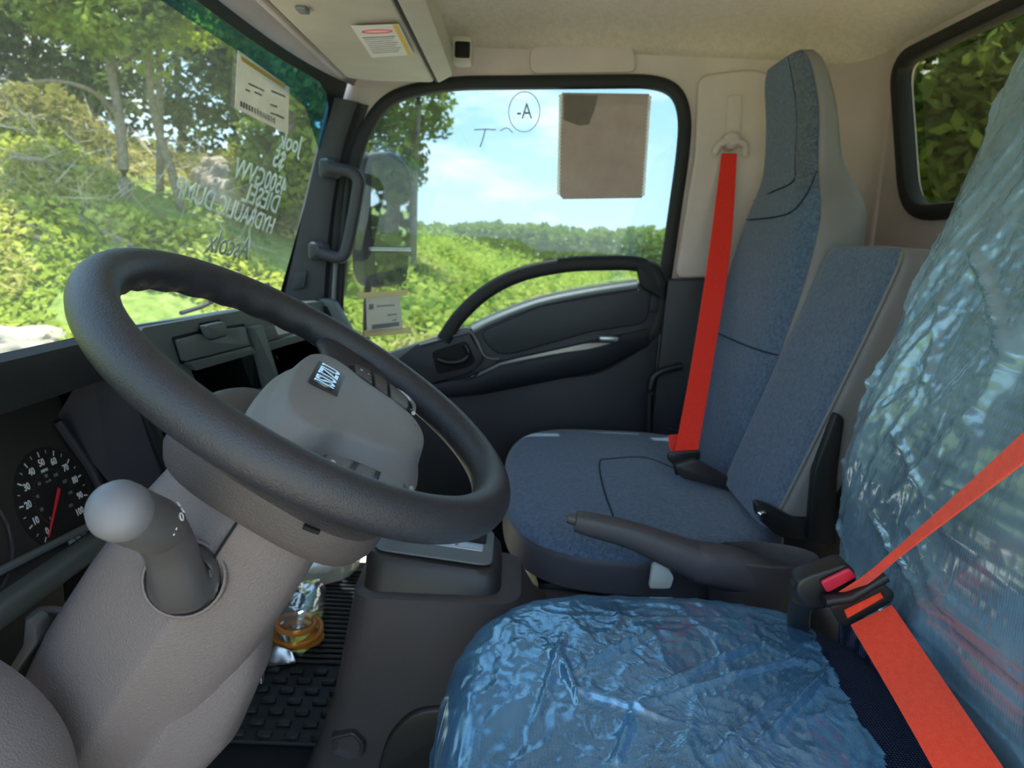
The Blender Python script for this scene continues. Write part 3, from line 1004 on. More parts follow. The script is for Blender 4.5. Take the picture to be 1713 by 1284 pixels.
# airbag cover: outline in the wheel plane
hub_h = [(0.0, 0.040), (0.060, 0.037), (0.104, 0.028), (0.126, 0.010), (0.122, -0.014), (0.104, -0.036), (0.095, -0.060), (0.086, -0.086), (0.066, -0.112), (0.034, -0.127)]
hub_o = spline([Vector((-a, b, 0)) for a, b in hub_h[::-1]] + [Vector((a, b, 0)) for a, b in hub_h[1:]] + [Vector((0, -0.131, 0))], 5, True)
hc = Vector((0, -0.046, 0))
def hub_ring(s, h, dome=0.0):
    out = []
    for p in hub_o:
        q = hc + (p - hc) * s
        out.append(HP(q.x, q.y, h - dome * (q.x / 0.12) ** 2))
    return out
rings = [hub_ring(0.95, -0.056), hub_ring(1.0, -0.052), hub_ring(1.01, -0.042), hub_ring(0.995, -0.033), hub_ring(0.96, -0.027), hub_ring(0.895, -0.0185), hub_ring(0.875, -0.014, 0.001), hub_ring(0.825, 0.001, 0.003), hub_ring(0.81, 0.0045, 0.004), hub_ring(0.785, 0.0064, 0.004), hub_ring(0.6, 0.0090, 0.004), hub_ring(0.3, 0.011, 0.004), hub_ring(0.02, 0.0115, 0.0)]
hubo = loft('airbag_cover', rings, MT['hub'], sw)
# emblem
emb_c = HP(0.004, -0.006, 0.0095)
er = [emb_c + WX * a + WY * b for a, b in ((-0.036, -0.0145), (0.036, -0.0145), (0.036, 0.0145), (-0.036, 0.0145))]
prism('emblem_plate', fillet(er, 0.003), WN * 0.0016, MT['black'], hubo, bevel=0.0005)
text('emblem_letters', 'ISUZU', 0.0265, emb_c + WN * 0.0022, WX, WY, MT['chrome'], hubo, extrude=0.0012, bold=0.0006, sx=0.80)
text('airbag_print', 'SRS\nAIRBAG', 0.007, HP(0.010, -0.098, 0.0075), WX, WY, MT['ink'], hubo, sx=0.9)
text('horn_print', 'P', 0.008, HP(0.045, -0.070, 0.0082), WX, WY, MT['ink'], hubo)
# side spokes with switch pods
for s in (1, -1):
    rg = []
    for k in range(9):
        t = k / 8
        a = lerp(0.085, 0.178, t)
        b0 = lerp(-0.006, 0.002, t) if t < 0.7 else lerp(0.0, 0.022, (t - 0.7) / 0.3)
        b1 = lerp(-0.105, -0.085, t) if t < 0.7 else lerp(-0.0915, -0.084, (t - 0.7) / 0.3)
        h = lerp(-0.034, -0.008, smooth((t - 0.2) / 0.8))
        th_ = lerp(0.016, 0.010, t)
        bc, bw_ = (b0 + b1) / 2, (b0 - b1) / 2
        rg.append([HP(s * a, bc + bw_ * math.copysign(abs(math.cos(q)) ** 0.5, math.cos(q)), h + th_ * math.copysign(abs(math.sin(q)) ** 0.5, math.sin(q))) for q in [2 * math.pi * (j + 0.5) / 20 for j in range(20)]])
    loft('spoke', rg, MT['wheel'], sw)
    o_ = [HP(s * a, b, -0.012) for a, b in ((0.118, -0.030), (0.150, -0.022), (0.164, -0.042), (0.158, -0.078), (0.134, -0.104), (0.094, -0.106), (0.100, -0.060))]
    pod = prism('switch_pod', fillet(o_, 0.010), WN * 0.006, MT['black'], sw, bevel=0.002)
    for bi, qd in enumerate((((0.122, -0.033), (0.150, -0.028), (0.158, -0.048), (0.114, -0.054)), ((0.112, -0.058), (0.157, -0.052), (0.153, -0.070), (0.106, -0.074)), ((0.105, -0.078), (0.151, -0.074), (0.132, -0.098), (0.100, -0.100)))):
        prism('switch_button', fillet([HP(s * q[0], q[1], -0.0064) for q in qd], 0.004), WN * 0.0040, MT['plate_grey'] if bi == 2 else MT['stalk'], pod, bevel=0.0012)
    text('switch_mark', '+\n-', 0.008, HP(s * 0.136, -0.042, -0.0020), WX, WY, MT['white_print'], pod)
    tube('pod_trim', spline([HP(s * a, b, -0.0055) for a, b in ((0.156, -0.026), (0.167, -0.046), (0.161, -0.080), (0.136, -0.106), (0.100, -0.108))], 6), 0.0024, MT['silver'], pod, seg=8)
# lower spoke, down to the rim, and bowl under the hub
rg = []
for h, sc in ((-0.058, 0.70), (-0.062, 0.92), (-0.070, 1.0), (-0.092, 1.0), (-0.102, 0.96), (-0.106, 0.86), (-0.107, 0.5)):
    ring = []
    for k in range(40):
        q = 2 * math.pi * k / 40
        aa, bb = 0.106 * sc * math.copysign(abs(math.cos(q)) ** 0.62, math.cos(q)), 0.106 * sc * math.copysign(abs(math.sin(q)) ** 0.62, math.sin(q))
        ring.append(WP(aa, bb - 0.022, h))
    rg.append(ring)
loft('lower_shroud', rg, MT['hub_low'], sw)
tube('screw_slot', [Vector((0.5425, 0.1640, 0.7675)), Vector((0.5440, 0.1585, 0.7645)), Vector((0.5475, 0.1530, 0.7610))], 0.0024, MT['cavity'], sw, seg=8)

# ---- column
sc_ = thing('steering_column', 'warm grey steering column cover with a light switch stalk', 'steering column', WP(0, 0, -0.6))
def col_ring(s, hw, hm, off=0.0, sh=0.0):
    """section across the column at distance s below the wheel; ridge on the near side"""
    prof = [(-1.0, -0.12), (-0.66, -0.86), (-0.30, -1.0), (0.30, -1.0), (0.66, -0.86), (1.0, -0.12), (0.74, 0.82), (0.42, 1.0), (-0.42, 1.0), (-0.74, 0.82)]
    pts = fillet([Vector((a, b, 0)) for a, b in prof], [0.05, 0.3, 0.3, 0.3, 0.3, 0.05, 0.3, 0.3, 0.3, 0.3], 4)
    return [WP(p.x * hw, p.y * hm + off, -s) for p in pts]
secs = [(0.085, 0.070, 0.070, -0.010), (0.12, 0.078, 0.078, -0.008), (0.17, 0.083, 0.084, -0.004), (0.25, 0.086, 0.088, 0.0), (0.33, 0.086, 0.088, 0.004), (0.40, 0.080, 0.082, 0.006), (0.425, 0.070, 0.072, 0.006)]
colu = loft('column_cover', [col_ring(*s) for s in secs], MT['column'], sc_)
# narrower lower column
loft('column_boot', [col_ring(*s) for s in [(0.20, 0.040, 0.040, -0.030), (0.28, 0.058, 0.058, -0.046), (0.36, 0.066, 0.066, -0.050), (0.44, 0.064, 0.064, -0.040), (0.52, 0.058, 0.058, -0.02), (0.60, 0.05, 0.05, 0.0)]], MT['column'], sc_)
# seam between the halves on the near side
seam = [WP(-0.0845 * k2, -0.014, -s) for s, k2 in ((0.10, 0.86), (0.14, 0.975), (0.165, 1.0))]
tube('cover_seam', spline(seam, 4), 0.0012, MT['cavity'], sc_, seg=6)
# tilt lever window (pale wedge behind the rim)
prism('cover_wedge', fillet([at(325, 768, X=0.64), at(352, 745, X=0.66), at(392, 780, X=0.66), at(362, 783, X=0.64)], 0.004), (0.03, 0, 0.0), MT['hub'], sc_, bevel=0.002)
# stalk: collar ring on the near side, arm and knob
SB = at(310, 965, X=0.565)
sd = (at(296, 905, X=0.520) - SB).normalized()
def ringpts(c, n, r, seg=28):
    n = Vector(n).normalized()
    a = n.cross(Vector((0, 0, 1))).normalized()
    b = a.cross(n)
    return [c + a * (r * math.cos(2 * math.pi * k / seg)) + b * (r * math.sin(2 * math.pi * k / seg)) for k in range(seg)]
CNr = Vector((-0.93, -0.25, 0.26)).normalized()
loft('stalk_collar', [ringpts(SB - CNr * 0.020, CNr, 0.036), ringpts(SB + CNr * 0.004, CNr, 0.0345), ringpts(SB + CNr * 0.006, CNr, 0.0335), ringpts(SB + CNr * 0.006, CNr, 0.0315), ringpts(SB + CNr * 0.002, CNr, 0.0305), ringpts(SB - CNr * 0.016, CNr, 0.0295)], MT['column'], sc_)
path = [SB - CNr * 0.010, SB + CNr * 0.006, SB + CNr * 0.016]
K1 = at(284, 915, X=0.518)
K2 = at(262, 880, X=0.492)
K4 = at(196, 852, X=0.448)
pp = spline([SB - CNr * 0.010, SB + CNr * 0.010, SB + CNr * 0.024, K1, K2], 6)
tot = len(pp) - 1
rad = [interp([0, 6, 12, 18, 24], [0.0290, 0.0285, 0.0215, 0.0185, 0.0185], i) for i in range(len(pp))]
lev = tube('light_switch_stalk', pp, rad, MT['stalk'], sc_, seg=24, p=2.4)
ax = (K4 - K2).normalized()
kc = K2 + ax * 0.002
rings = []
for d_, r_ in ((-0.016, 0.0150), (-0.008, 0.0195), (0.002, 0.0208), (0.038, 0.0205), (0.041, 0.0195)):
    rings.append(ringpts(kc + ax * d_, ax, r_, 32))
kn_ = loft('stalk_grip', rings, MT['stalk'], lev)
rings = []
for d_, r_ in ((0.040, 0.0195), (0.045, 0.0208), (0.053, 0.0204), (0.060, 0.0170), (0.065, 0.0100), (0.067, 0.002)):
    rings.append(ringpts(kc + ax * d_, ax, r_, 32))
loft('stalk_cap', rings, MT['stalk_knob'], lev)
gside = ax.cross(Vector((0, 0, 1))).normalized()
gout = (Vector((-0.35, -0.75, 0.55)) - ax * Vector((-0.35, -0.75, 0.55)).dot(ax)).normalized()
gup = gout.cross(ax)
text('stalk_mark', 'O', 0.009, kc + ax * 0.004 + gout * 0.0212, gup, -ax, MT['white_print'], lev)
text('stalk_mark', '= =', 0.007, kc + ax * -0.001 + (gout * 0.95 - gup * 0.45).normalized() * 0.0212, (gup * 0.9 + gout * 0.4), -ax, MT['white_print'], lev, bold=0.0003)
text('stalk_mark', '- -', 0.007, kc + ax * 0.008 + (gout * 0.85 + gup * 0.55).normalized() * 0.0212, (gup * 0.9 - gout * 0.5), -ax, MT['white_print'], lev)

# ================================================================== SEATS
def sup(th, p):
    c, s = math.cos(th), math.sin(th)
    return math.copysign(abs(c) ** (2 / p), c), math.copysign(abs(s) ** (2 / p), s)

class Cushion:
    """rounded cushion: k = 0..1 from the centre to the upper edge, 1..2 down the side"""
    def __init__(self, cx, cy, a, b, p, zt, zb, crown=0.012, rnd=0.035):
        self.__dict__.update(locals())
    def pt(self, k, th, grow=0.0):
        sx, sy = sup(th, self.p if k > 0.5 else lerp(2.0, self.p, k * 2))
        if k <= 1:
            r = k * (1 - self.rnd / self.b)
            z = self.zt + self.crown * (1 - k * k)
        elif k <= 1.5:
            q = (k - 1) / 0.5 * math.pi / 2
            r = 1 - self.rnd / self.b * (1 - math.sin(q))
            z = self.zt - self.rnd * (1 - math.cos(q))
        else:
            r = 1.0
            z = lerp(self.zt - self.rnd, self.zb, (k - 1.5) / 0.5)
        return Vector((self.cx + self.a * r * sx + grow * sx * min(1, k), self.cy + self.b * r * sy + grow * sy * min(1, k), z + (grow if k < 1.5 else 0)))

def cushion_mesh(name, C_, k0, k1, nk, nth, m, parent, grow=0.0, disp=None, th0=0.0, th1=2 * math.pi):
    V, Fc = [], []
    full = abs(th1 - th0 - 2 * math.pi) < 1e-6
    w = nth if full else nth + 1
    for i in range(nk + 1):
        k = lerp(k0, k1, i / nk)
        for j in range(w):
            th = lerp(th0, th1, j / nth)
            p = C_.pt(k, th, grow)
            if disp:
                p = disp(p, k, th)
            V.append(p)
    for i in range(nk):
        for j in range(nth):
            jj = (j + 1) % w if full else j + 1
            Fc.append((i * w + j, i * w + jj, (i + 1) * w + jj, (i + 1) * w + j))
    me = bpy.data.meshes.new(name)
    me.from_pydata([tuple(v) for v in V], [], Fc)
    return link(name, me, m, parent, 'all')

class Back:
    """seat backrest as stacked rounded sections"""
    def __init__(self, cx, prof, p=3.2):
        # prof: rows of (z, y of the front face, half width, depth)
        self.cx, self.prof, self.p = cx, prof, p
        self.z = [r[0] for r in prof]
    def sec(self, z):
        return [interp(self.z, [r[i] for r in self.prof], z) for i in (1, 2, 3)]
    def pt(self, z, th, grow=0.0, bol=0.0):
        y, w, d = self.sec(z)
        sx, sy = sup(th, self.p)
        # th: pi/2 is the front (towards +Y)
        f_ = Vector((self.cx + (w + grow) * sx, y - d / 2 + (d / 2 + grow) * sy, z))
        if bol and sy > 0:
            f_.y += bol * (math.exp(-((abs(sx) - 0.8) / 0.16) ** 2)) * sy
        return f_

def smooth_prof(prof, n=8):
    P_ = spline([Vector((r[0], r[1], r[2])) for r in prof], n)
    Q_ = spline([Vector((r[0], r[3], 0)) for r in prof], n)
    return [(P_[i].x, P_[i].y, P_[i].z, Q_[i].y) for i in range(len(P_))]

def back_mesh(name, B, th0, th1, nth, m, parent, z0=None, z1=None, grow=0.0, disp=None, nz_=60, bol=0.0, caps=False):
    z0 = B.z[0] if z0 is None else z0
    z1 = B.z[-1] if z1 is None else z1
    V, Fc = [], []
    full = abs(th1 - th0 - 2 * math.pi) < 1e-6
    w = nth if full else nth + 1
    for i in range(nz_ + 1):
        z = lerp(z0, z1, i / nz_)
        for j in range(w):
            th = lerp(th0, th1, j / nth)
            p = B.pt(z, th, grow, bol)
            if disp:
                p = disp(p, z, th)
            V.append(p)
    for i in range(nz_):
        for j in range(nth):
            jj = (j + 1) % w if full else j + 1
            Fc.append((i * w + j, i * w + jj, (i + 1) * w + jj, (i + 1) * w + j))
    if caps and full:
        Fc.append(tuple(range(w - 1, -1, -1)))
        Fc.append(tuple(range(nz_ * w, (nz_ + 1) * w)))
    me = bpy.data.meshes.new(name)
    me.from_pydata([tuple(v) for v in V], [], Fc)
    return link(name, me, m, parent, 'all')

# ---- passenger seat
ps = thing('passenger_seat', 'blue cloth passenger seat with tall built-in headrest by the door', 'seat', (1.52, -0.26, 0.06))
PC = Cushion(1.510, -0.265, 0.400, 0.275, 3.4, 0.515, 0.455, 0.012, 0.04)
cushion_mesh('cushion', PC, 0.0, 1.42, 40, 120, MT['denim'], ps)
PCv = Cushion(1.510, -0.265, 0.400, 0.275, 3.4, 0.515, 0.425, 0.0, 0.04)
cushion_mesh('cushion_skirt', PCv, 1.36, 2.0, 12, 120, MT['vinyl_dark'], ps, grow=-0.002)
box('seat_base', (1.51, -0.27, 0.24), (0.70, 0.44, 0.36), MT['black'], ps, bevel=0.03)
def on_cushion(x, y, C_):
    return Vector((x, y, C_.zt + C_.crown * 0.8 + 0.001))
def cseam(pts, C_, parent):
    out = []
    for q in spline([at(a, b, Z=C_.zt + 0.008) for a, b in pts], 6):
        k = max(abs(q.x - C_.cx) / C_.a, abs(q.y - C_.cy) / C_.b)
        out.append(Vector((q.x, q.y, C_.zt + C_.crown * (1 - min(1, k / 0.87) ** 2) + 0.0005)))
    return tube('seam', out, 0.0016, MT['seam'], parent, seg=6)
cseam([(1030, 870), (1008, 815), (1003, 775), (1020, 770), (1080, 768), (1140, 790)], PC, ps)
cseam([(1080, 700), (1120, 712), (1160, 722)], PC, ps)

PB = Back(1.675, smooth_prof([(0.50, -0.445, 0.235, 0.13), (0.62, -0.462, 0.245, 0.14), (0.78, -0.502, 0.250, 0.15), (0.95, -0.540, 0.248, 0.16), (1.08, -0.565, 0.225, 0.155), (1.15, -0.578, 0.180, 0.12), (1.20, -0.585, 0.162, 0.085), (1.30, -0.580, 0.155, 0.065), (1.385, -0.562, 0.135, 0.055), (1.415, -0.556, 0.105, 0.045)], 6), 3.6)
back_mesh('backrest_shell', PB, math.radians(158), math.radians(382), 48, MT['vinyl'], ps)
back_mesh('backrest_cloth', PB, math.radians(21), math.radians(159), 40, MT['denim'], ps, grow=0.0015)
# top closing strip
top = [PB.pt(PB.z[-1], 2 * math.pi * k / 40) for k in range(40)]
tc = Vector((1.675, -0.578, 1.424))
mesh('headrest_cap', top + [tc], [(k, (k + 1) % 40, 40) for k in range(40)], MT['vinyl'], ps, sm='all')
ins_pts = []
for i in range(26):
    z = lerp(1.14, 1.405, i / 25)
# woven insert on the headrest, near side
def ins_fn(u, v):
    z = lerp(1.135, 1.412, v)
    lim0 = lerp(88, 74, smooth(v))
    lim1 = lerp(143, 156, smooth(min(1, v * 1.4)))
    # near side is -X: th beyond 90 degrees
    th = math.radians(lerp(interp([0, 0.12, 0.3, 1], [120, 112, 108, 106], v), 158, u))
    return PB.pt(z, th, 0.004)
grid('headrest_insert', ins_fn, 12, 24, MT['denim_dark'], ps)
def bseam(zs, ths, parent, B, gr=0.003):
    return tube('seam', spline([B.pt(z, math.radians(t), gr) for z, t in zip(zs, ths)], 6), 0.0018, MT['seam'], parent, seg=6)
bseam([1.41, 1.3, 1.2, 1.155, 1.14, 1.13], [108, 107, 109, 112, 90, 40], ps, PB)
bseam([1.17, 1.12, 1.085, 1.08, 1.085], [157, 135, 110, 80, 40], ps, PB)
bseam([0.80, 0.802, 0.803, 0.802, 0.80], [157, 130, 100, 70, 45], ps, PB)

# ---- middle seat backrest
ms = thing('middle_seat_backrest', 'folding middle seat back in blue cloth with grey vinyl edge', 'seat', (1.285, -0.45, 0.50))
MB_ = Back(1.285, smooth_prof([(0.535, -0.445, 0.125, 0.07), (0.56, -0.452, 0.142, 0.09), (0.70, -0.498, 0.148, 0.105), (0.85, -0.548, 0.150, 0.11), (0.97, -0.588, 0.150, 0.10), (1.005, -0.600, 0.145, 0.085), (1.018, -0.606, 0.130, 0.065)], 6), 6.0)
back_mesh('backrest_shell', MB_, math.radians(146), math.radians(394), 48, MT['vinyl'], ms, caps=False)
back_mesh('backrest_cloth', MB_, math.radians(33), math.radians(147), 40, MT['denim'], ms, grow=0.0012)
for zz, dz in ((MB_.z[-1], 0.006), (MB_.z[0], -0.004)):
    r_ = [MB_.pt(zz, 2 * math.pi * k / 48) for k in range(48)]
    c_ = sum(r_, Vector()) / 48 + Vector((0, 0, dz))
    mesh('end_cap', r_ + [c_], [(k, (k + 1) % 48, 48) for k in range(48)], MT['vinyl'], ms, sm='all')
tube('piping', [MB_.pt(z, math.radians(146.5), 0.002) for z in np.linspace(0.545, 1.012, 30)], 0.003, MT['vinyl'], ms, seg=8)
prism('hinge_bracket', fillet(P2([(1262, 838), (1290, 846), (1330, 868), (1372, 868), (1370, 905), (1305, 900), (1268, 868)], 1.13), 0.012), (0.02, 0, 0), MT['black'], ms, bevel=0.004)
hb = at(1276, 862, X=1.128)
rings = [ringpts(hb + Vector((d_, 0, 0)), (1, 0, 0), r_, 12) for d_, r_ in ((0.008, 0.009), (0, 0.009), (-0.004, 0.006))]
loft('hinge_bolt', rings, MT['chrome'], ms)
prism('side_latch', fillet(P2([(1400, 690), (1414, 700), (1402, 790), (1398, 915), (1352, 905), (1362, 790)], 1.12), 0.008), (0.02, 0, 0), MT['black'], ms, bevel=0.004)

# ---- driver seat
ds = thing('driver_seat', 'navy woven driver seat in the right foreground under plastic film', 'seat', (0.64, -0.22, 0.06))
DC = Cushion(0.640, -0.220, 0.340, 0.282, 3.2, 0.508, 0.32, 0.014, 0.05)
cushion_mesh('cushion', DC, 0.0, 2.0, 40, 120, MT['navy_weave'], ds)
box('seat_base', (0.64, -0.22, 0.20), (0.56, 0.46, 0.28), MT['black'], ds, bevel=0.03)
DB = Back(0.62, smooth_prof([(0.47, -0.470, 0.330, 0.13), (0.60, -0.465, 0.335, 0.14), (0.74, -0.462, 0.338, 0.15), (0.86, -0.490, 0.340, 0.15), (1.00, -0.533, 0.342, 0.14), (1.17, -0.582, 0.342, 0.13), (1.30, -0.622, 0.335, 0.12), (1.45, -0.668, 0.325, 0.11)], 6), 4.5)
back_mesh('backrest', DB, 0, 2 * math.pi, 100, MT['navy_weave'], ds, bol=0.016, caps=True)

# film over the cushion
def ridged(v, sc, seed):
    q = Vector((v[0] * sc[0] + seed, v[1] * sc[1] - seed * 0.7, v[2] * sc[2] + seed * 1.3))
    return (1 - min(1.0, abs(noise.noise(q)) * 2.2)) ** 3
def fold(p, a, b, width, height):
    """a raised crease from a to b"""
    ab = b - a
    t = max(0.0, min(1.0, (p - a).dot(ab) / ab.length_squared))
    d = (p - (a + ab * t)).length
    return height * math.exp(-(d / width) ** 2) * (0.35 + 0.65 * math.sin(math.pi * min(1, 0.15 + t * 0.8)))
FZ = 0.520
folds = [((905, 1065), (950, 1140)), ((948, 1050), (870, 1284)), ((930, 1080), (970, 1185)), ((965, 1130), (1090, 1060)), ((970, 1165), (1140, 1225)), ((1100, 1160), (1290, 1075)), ((1060, 1195), (1330, 1110)), ((900, 1040), (1080, 1010)), ((1000, 1030), (1290, 1035)), ((1030, 1284), (1060, 1200)), ((1190, 1284), (1300, 1180)), ((820, 1284), (830, 1160)), ((1250, 1284), (1390, 1120))]
folds = [(at(*a, Z=FZ), at(*b, Z=FZ)) for a, b in folds]
def film_disp(p, k, th):
    h = 0.0030
    h += 0.0030 * ridged(p, (5, 9, 5), 3.1) + 0.0026 * ridged(p, (12, 19, 14), 9.4)
    h += 0.0017 * ridged(p, (38, 52, 40), 1.7) + 0.0009 * ridged(p, (95, 120, 90), 4.4)
    for a, b in folds:
        h += fold(p, a, b, 0.0042, 0.0105)
    n = Vector((p.x - DC.cx, p.y - DC.cy, 0))
    n = n.normalized() if n.length > 1e-5 else Vector((0, 0, 0))
    s_ = smooth((k - 0.85) / 0.6)
    return p + (Vector((0, 0, 1)) * (1 - s_) + n * s_) * h
fc_ = tag(cushion_mesh('plastic_cover', DC, 0.0, 1.95, 150, 460, MT['film_seat'], None, 0.002, film_disp), 'wrinkled blue plastic film over the driver seat cushion', 'plastic cover', 'blue film on the driver seat')
# open the film where the bare cloth shows beside the backrest
bm = bmesh.new()
bm.from_mesh(fc_.data)
cut_a, cut_b = at(1395, 1060, Z=FZ), at(1435, 1300, Z=FZ)
dl = []
for v in bm.verts:
    # line from the buckle corner towards the viewer: everything behind it is bare
    edge_y = lerp(-0.365, -0.415, smooth((v.co.x - 0.45) / 0.5)) + 0.018 * noise.noise(Vector((v.co.x * 9, 2.3, 0))) + 0.006 * noise.noise(Vector((v.co.x * 40, 1.3, 0)))
    if v.co.y < edge_y:
        dl.append(v)
bmesh.ops.delete(bm, geom=dl, context='VERTS')
bm.to_mesh(fc_.data)
bm.free()

bfolds = [((1690, 150), (1560, 640)), ((1560, 560), (1640, 980)), ((1640, 700), (1690, 1010)), ((1470, 640), (1600, 900)), ((1430, 780), (1560, 1010)), ((1500, 560), (1440, 760)), ((1600, 330), (1530, 520)), ((1650, 430), (1700, 600)), ((1400, 860), (1500, 1050)), ((1540, 880), (1640, 1120))]
def on_back(x, y):
    p = at(x, y, Y=-0.5)
    for _ in range(15):
        z = max(0.5, min(1.45, p.z))
        p = at(x, y, Y=DB.sec(z)[0])
    return p
bfolds = [(on_back(*a), on_back(*b)) for a, b in bfolds]
def film_disp2(p, z, th):
    h = 0.0035
    q = Vector((p.x + 0.5 * p.z, p.y, p.z))
    h += 0.0050 * ridged(q, (10, 5, 1.8), 5.1) + 0.0035 * ridged(q, (26, 10, 4), 2.4)
    h += 0.0018 * ridged(q, (60, 30, 12), 7.7) + 0.0010 * ridged(p, (110, 80, 70), 4.4)
    for a, b in bfolds:
        h += fold(p, a, b, 0.0050, 0.0105)
    sx, sy = sup(th, 2.2)
    return p + Vector((sx, sy, 0.15)) * h
fb_ = tag(back_mesh('plastic_cover', DB, math.radians(-20), math.radians(200), 240, MT['film_back'], None, z0=0.555, z1=1.45, grow=0.002, disp=film_disp2, nz_=300, bol=0.016), 'wrinkled blue-green plastic film over the driver seat backrest', 'plastic cover', 'blue film on the driver seat')

# ================================================================== SEAT BELTS
def strap(name, left, right, deps, thick, m, parent):
    """left/right pixel edges with the X (or point) of each station"""
    n = len(left)
    A = spline([at(*left[i], X=deps[i]) if not isinstance(deps[i], tuple) else at(*left[i], X=deps[i][0]) for i in range(n)], 8)
    B = spline([at(*right[i], X=deps[i]) if not isinstance(deps[i], tuple) else at(*right[i], X=deps[i][1]) for i in range(n)], 8)
    return ribbon(name, [(a + b) / 2 for a, b in zip(A, B)], [(b - a) / 2 for a, b in zip(A, B)], thick, m, parent)

pbelt = thing('seat_belt', 'red passenger seat belt hanging from the pillar anchor', 'seat belt', at(1150, 760, X=1.42))
strap('webbing', [(1207, 257), (1186, 420), (1158, 600), (1129, 754)], [(1233, 257), (1222, 420), (1194, 600), (1168, 752)], [1.93, 1.78, 1.58, 1.42], 0.0025, MT['belt_red'], pbelt)
strap('webbing_tail', [(1118, 728), (1119, 745), (1124, 757)], [(1134, 726), (1150, 745), (1160, 757)], [1.50, 1.47, 1.45], 0.0025, MT['belt_red'], pbelt)
dr_ = at(1222, 250, X=1.925)
tube('pillar_anchor', spline([dr_ + Vector((0, 0.040, -0.012)), dr_ + Vector((-0.008, 0.030, 0.010)), dr_ + Vector((-0.012, 0.0, 0.020)), dr_ + Vector((-0.008, -0.032, 0.012)), dr_ + Vector((0, -0.04, -0.012))], 5), 0.010, MT['trim_beige'], pbelt, seg=10)
loft('anchor_cap', [ringpts(dr_ + Vector((d_, 0, 0.022)), (1, 0, 0), r_, 16) for d_, r_ in ((0.02, 0.024), (-0.012, 0.022), (-0.020, 0.014))], MT['trim_beige'], pbelt)
prism('tongue', fillet(P2([(1117, 757), (1172, 753), (1172, 768), (1160, 776), (1160, 790), (1130, 796), (1126, 776), (1117, 770)], 1.41), 0.006), (0.008, 0, 0), MT['black'], pbelt, bevel=0.002)
prism('buckle', fillet(P2([(1128, 778), (1164, 768), (1230, 806), (1226, 822), (1140, 800)], 1.39), 0.008), (0.025, 0, 0), MT['console_dark'], pbelt, bevel=0.005)

dbelt = thing('seat_belt', 'orange-red driver seat belt buckled in the right foreground', 'seat belt', at(1390, 1000, X=0.80))
# lap strap rising from the buckle towards the door side
lapL = [at(1423, 1046, X=0.735), at(1470, 1125, X=0.655), at(1520, 1212, X=0.585), at(1575, 1310, X=0.53), at(1640, 1425, X=0.48)]
lapR = [at(1493, 1012, X=0.735), at(1560, 1110, X=0.655), at(1625, 1205, X=0.585), at(1690, 1300, X=0.53), at(1760, 1405, X=0.48)]
A, B = spline(lapL, 8), spline(lapR, 8)
ribbon('lap_strap', [(a + b) / 2 for a, b in zip(A, B)], [(b - a) / 2 for a, b in zip(A, B)], 0.0022, MT['belt'], dbelt)
strap('strap_in_slot', [(1403, 1020), (1413, 1038)], [(1474, 988), (1482, 1003)], [0.745, 0.741], 0.002, MT['belt'], dbelt)
shL = [at(1396, 994, X=0.755), at(1440, 966, X=0.735), at(1500, 915, X=0.69), at(1590, 835, X=0.63), at(1713, 722, X=0.555), at(1800, 642, X=0.51)]
shR = [at(1440, 984, X=0.75), at(1470, 962, X=0.73), at(1512, 927, X=0.68), at(1598, 862, X=0.615), at(1713, 775, X=0.54), at(1800, 708, X=0.495)]
A, B = spline(shL, 8), spline(shR, 8)
ribbon('shoulder_strap', [(a + b) / 2 for a, b in zip(A, B)], [(b - a) / 2 for a, b in zip(A, B)], 0.0022, MT['belt'], dbelt)
tp = P2([(1387, 1014), (1476, 976), (1496, 990), (1494, 1006), (1418, 1047), (1404, 1044)], 0.740)
tslot = P2([(1412, 1020), (1474, 990), (1479, 1000), (1418, 1034)], 0.740)
prism('tongue_plate', fillet(tp, 0.006), (0.004, 0, 0), MT['black'], dbelt, bevel=0.001, holes=[tslot[::-1]])
tube('tongue_bar', P2([(1378, 1004), (1420, 998), (1480, 962)], 0.748), 0.009, MT['black'], dbelt, rb=0.006, p=3)
bk = thing('seat_belt_buckle', 'black belt buckle with a red release button beside the driver seat', 'buckle', at(1360, 1010, X=0.80))
b_o = P2([(1333, 975), (1350, 964), (1418, 942), (1432, 956), (1436, 990), (1385, 1018), (1350, 1022), (1330, 995)], 0.758)
prism('buckle_body', fillet(b_o, 0.006), (0.03, 0, 0), MT['black'], bk, bevel=0.004, seg=3)
rb_ = P2([(1370, 970), (1418, 947), (1431, 962), (1381, 989)], 0.757)
prism('release_button', fillet(rb_, 0.004), (-0.005, 0, 0), MT['red_button'], bk, bevel=0.002, seg=3)
tube('buckle_stalk', spline([at(1345, 1000, X=0.785), at(1338, 1015, X=0.82), at(1336, 1035, X=0.86), at(1336, 1060, X=0.90)], 4), 0.014, MT['console_dark'], bk, rb=0.009, p=3)

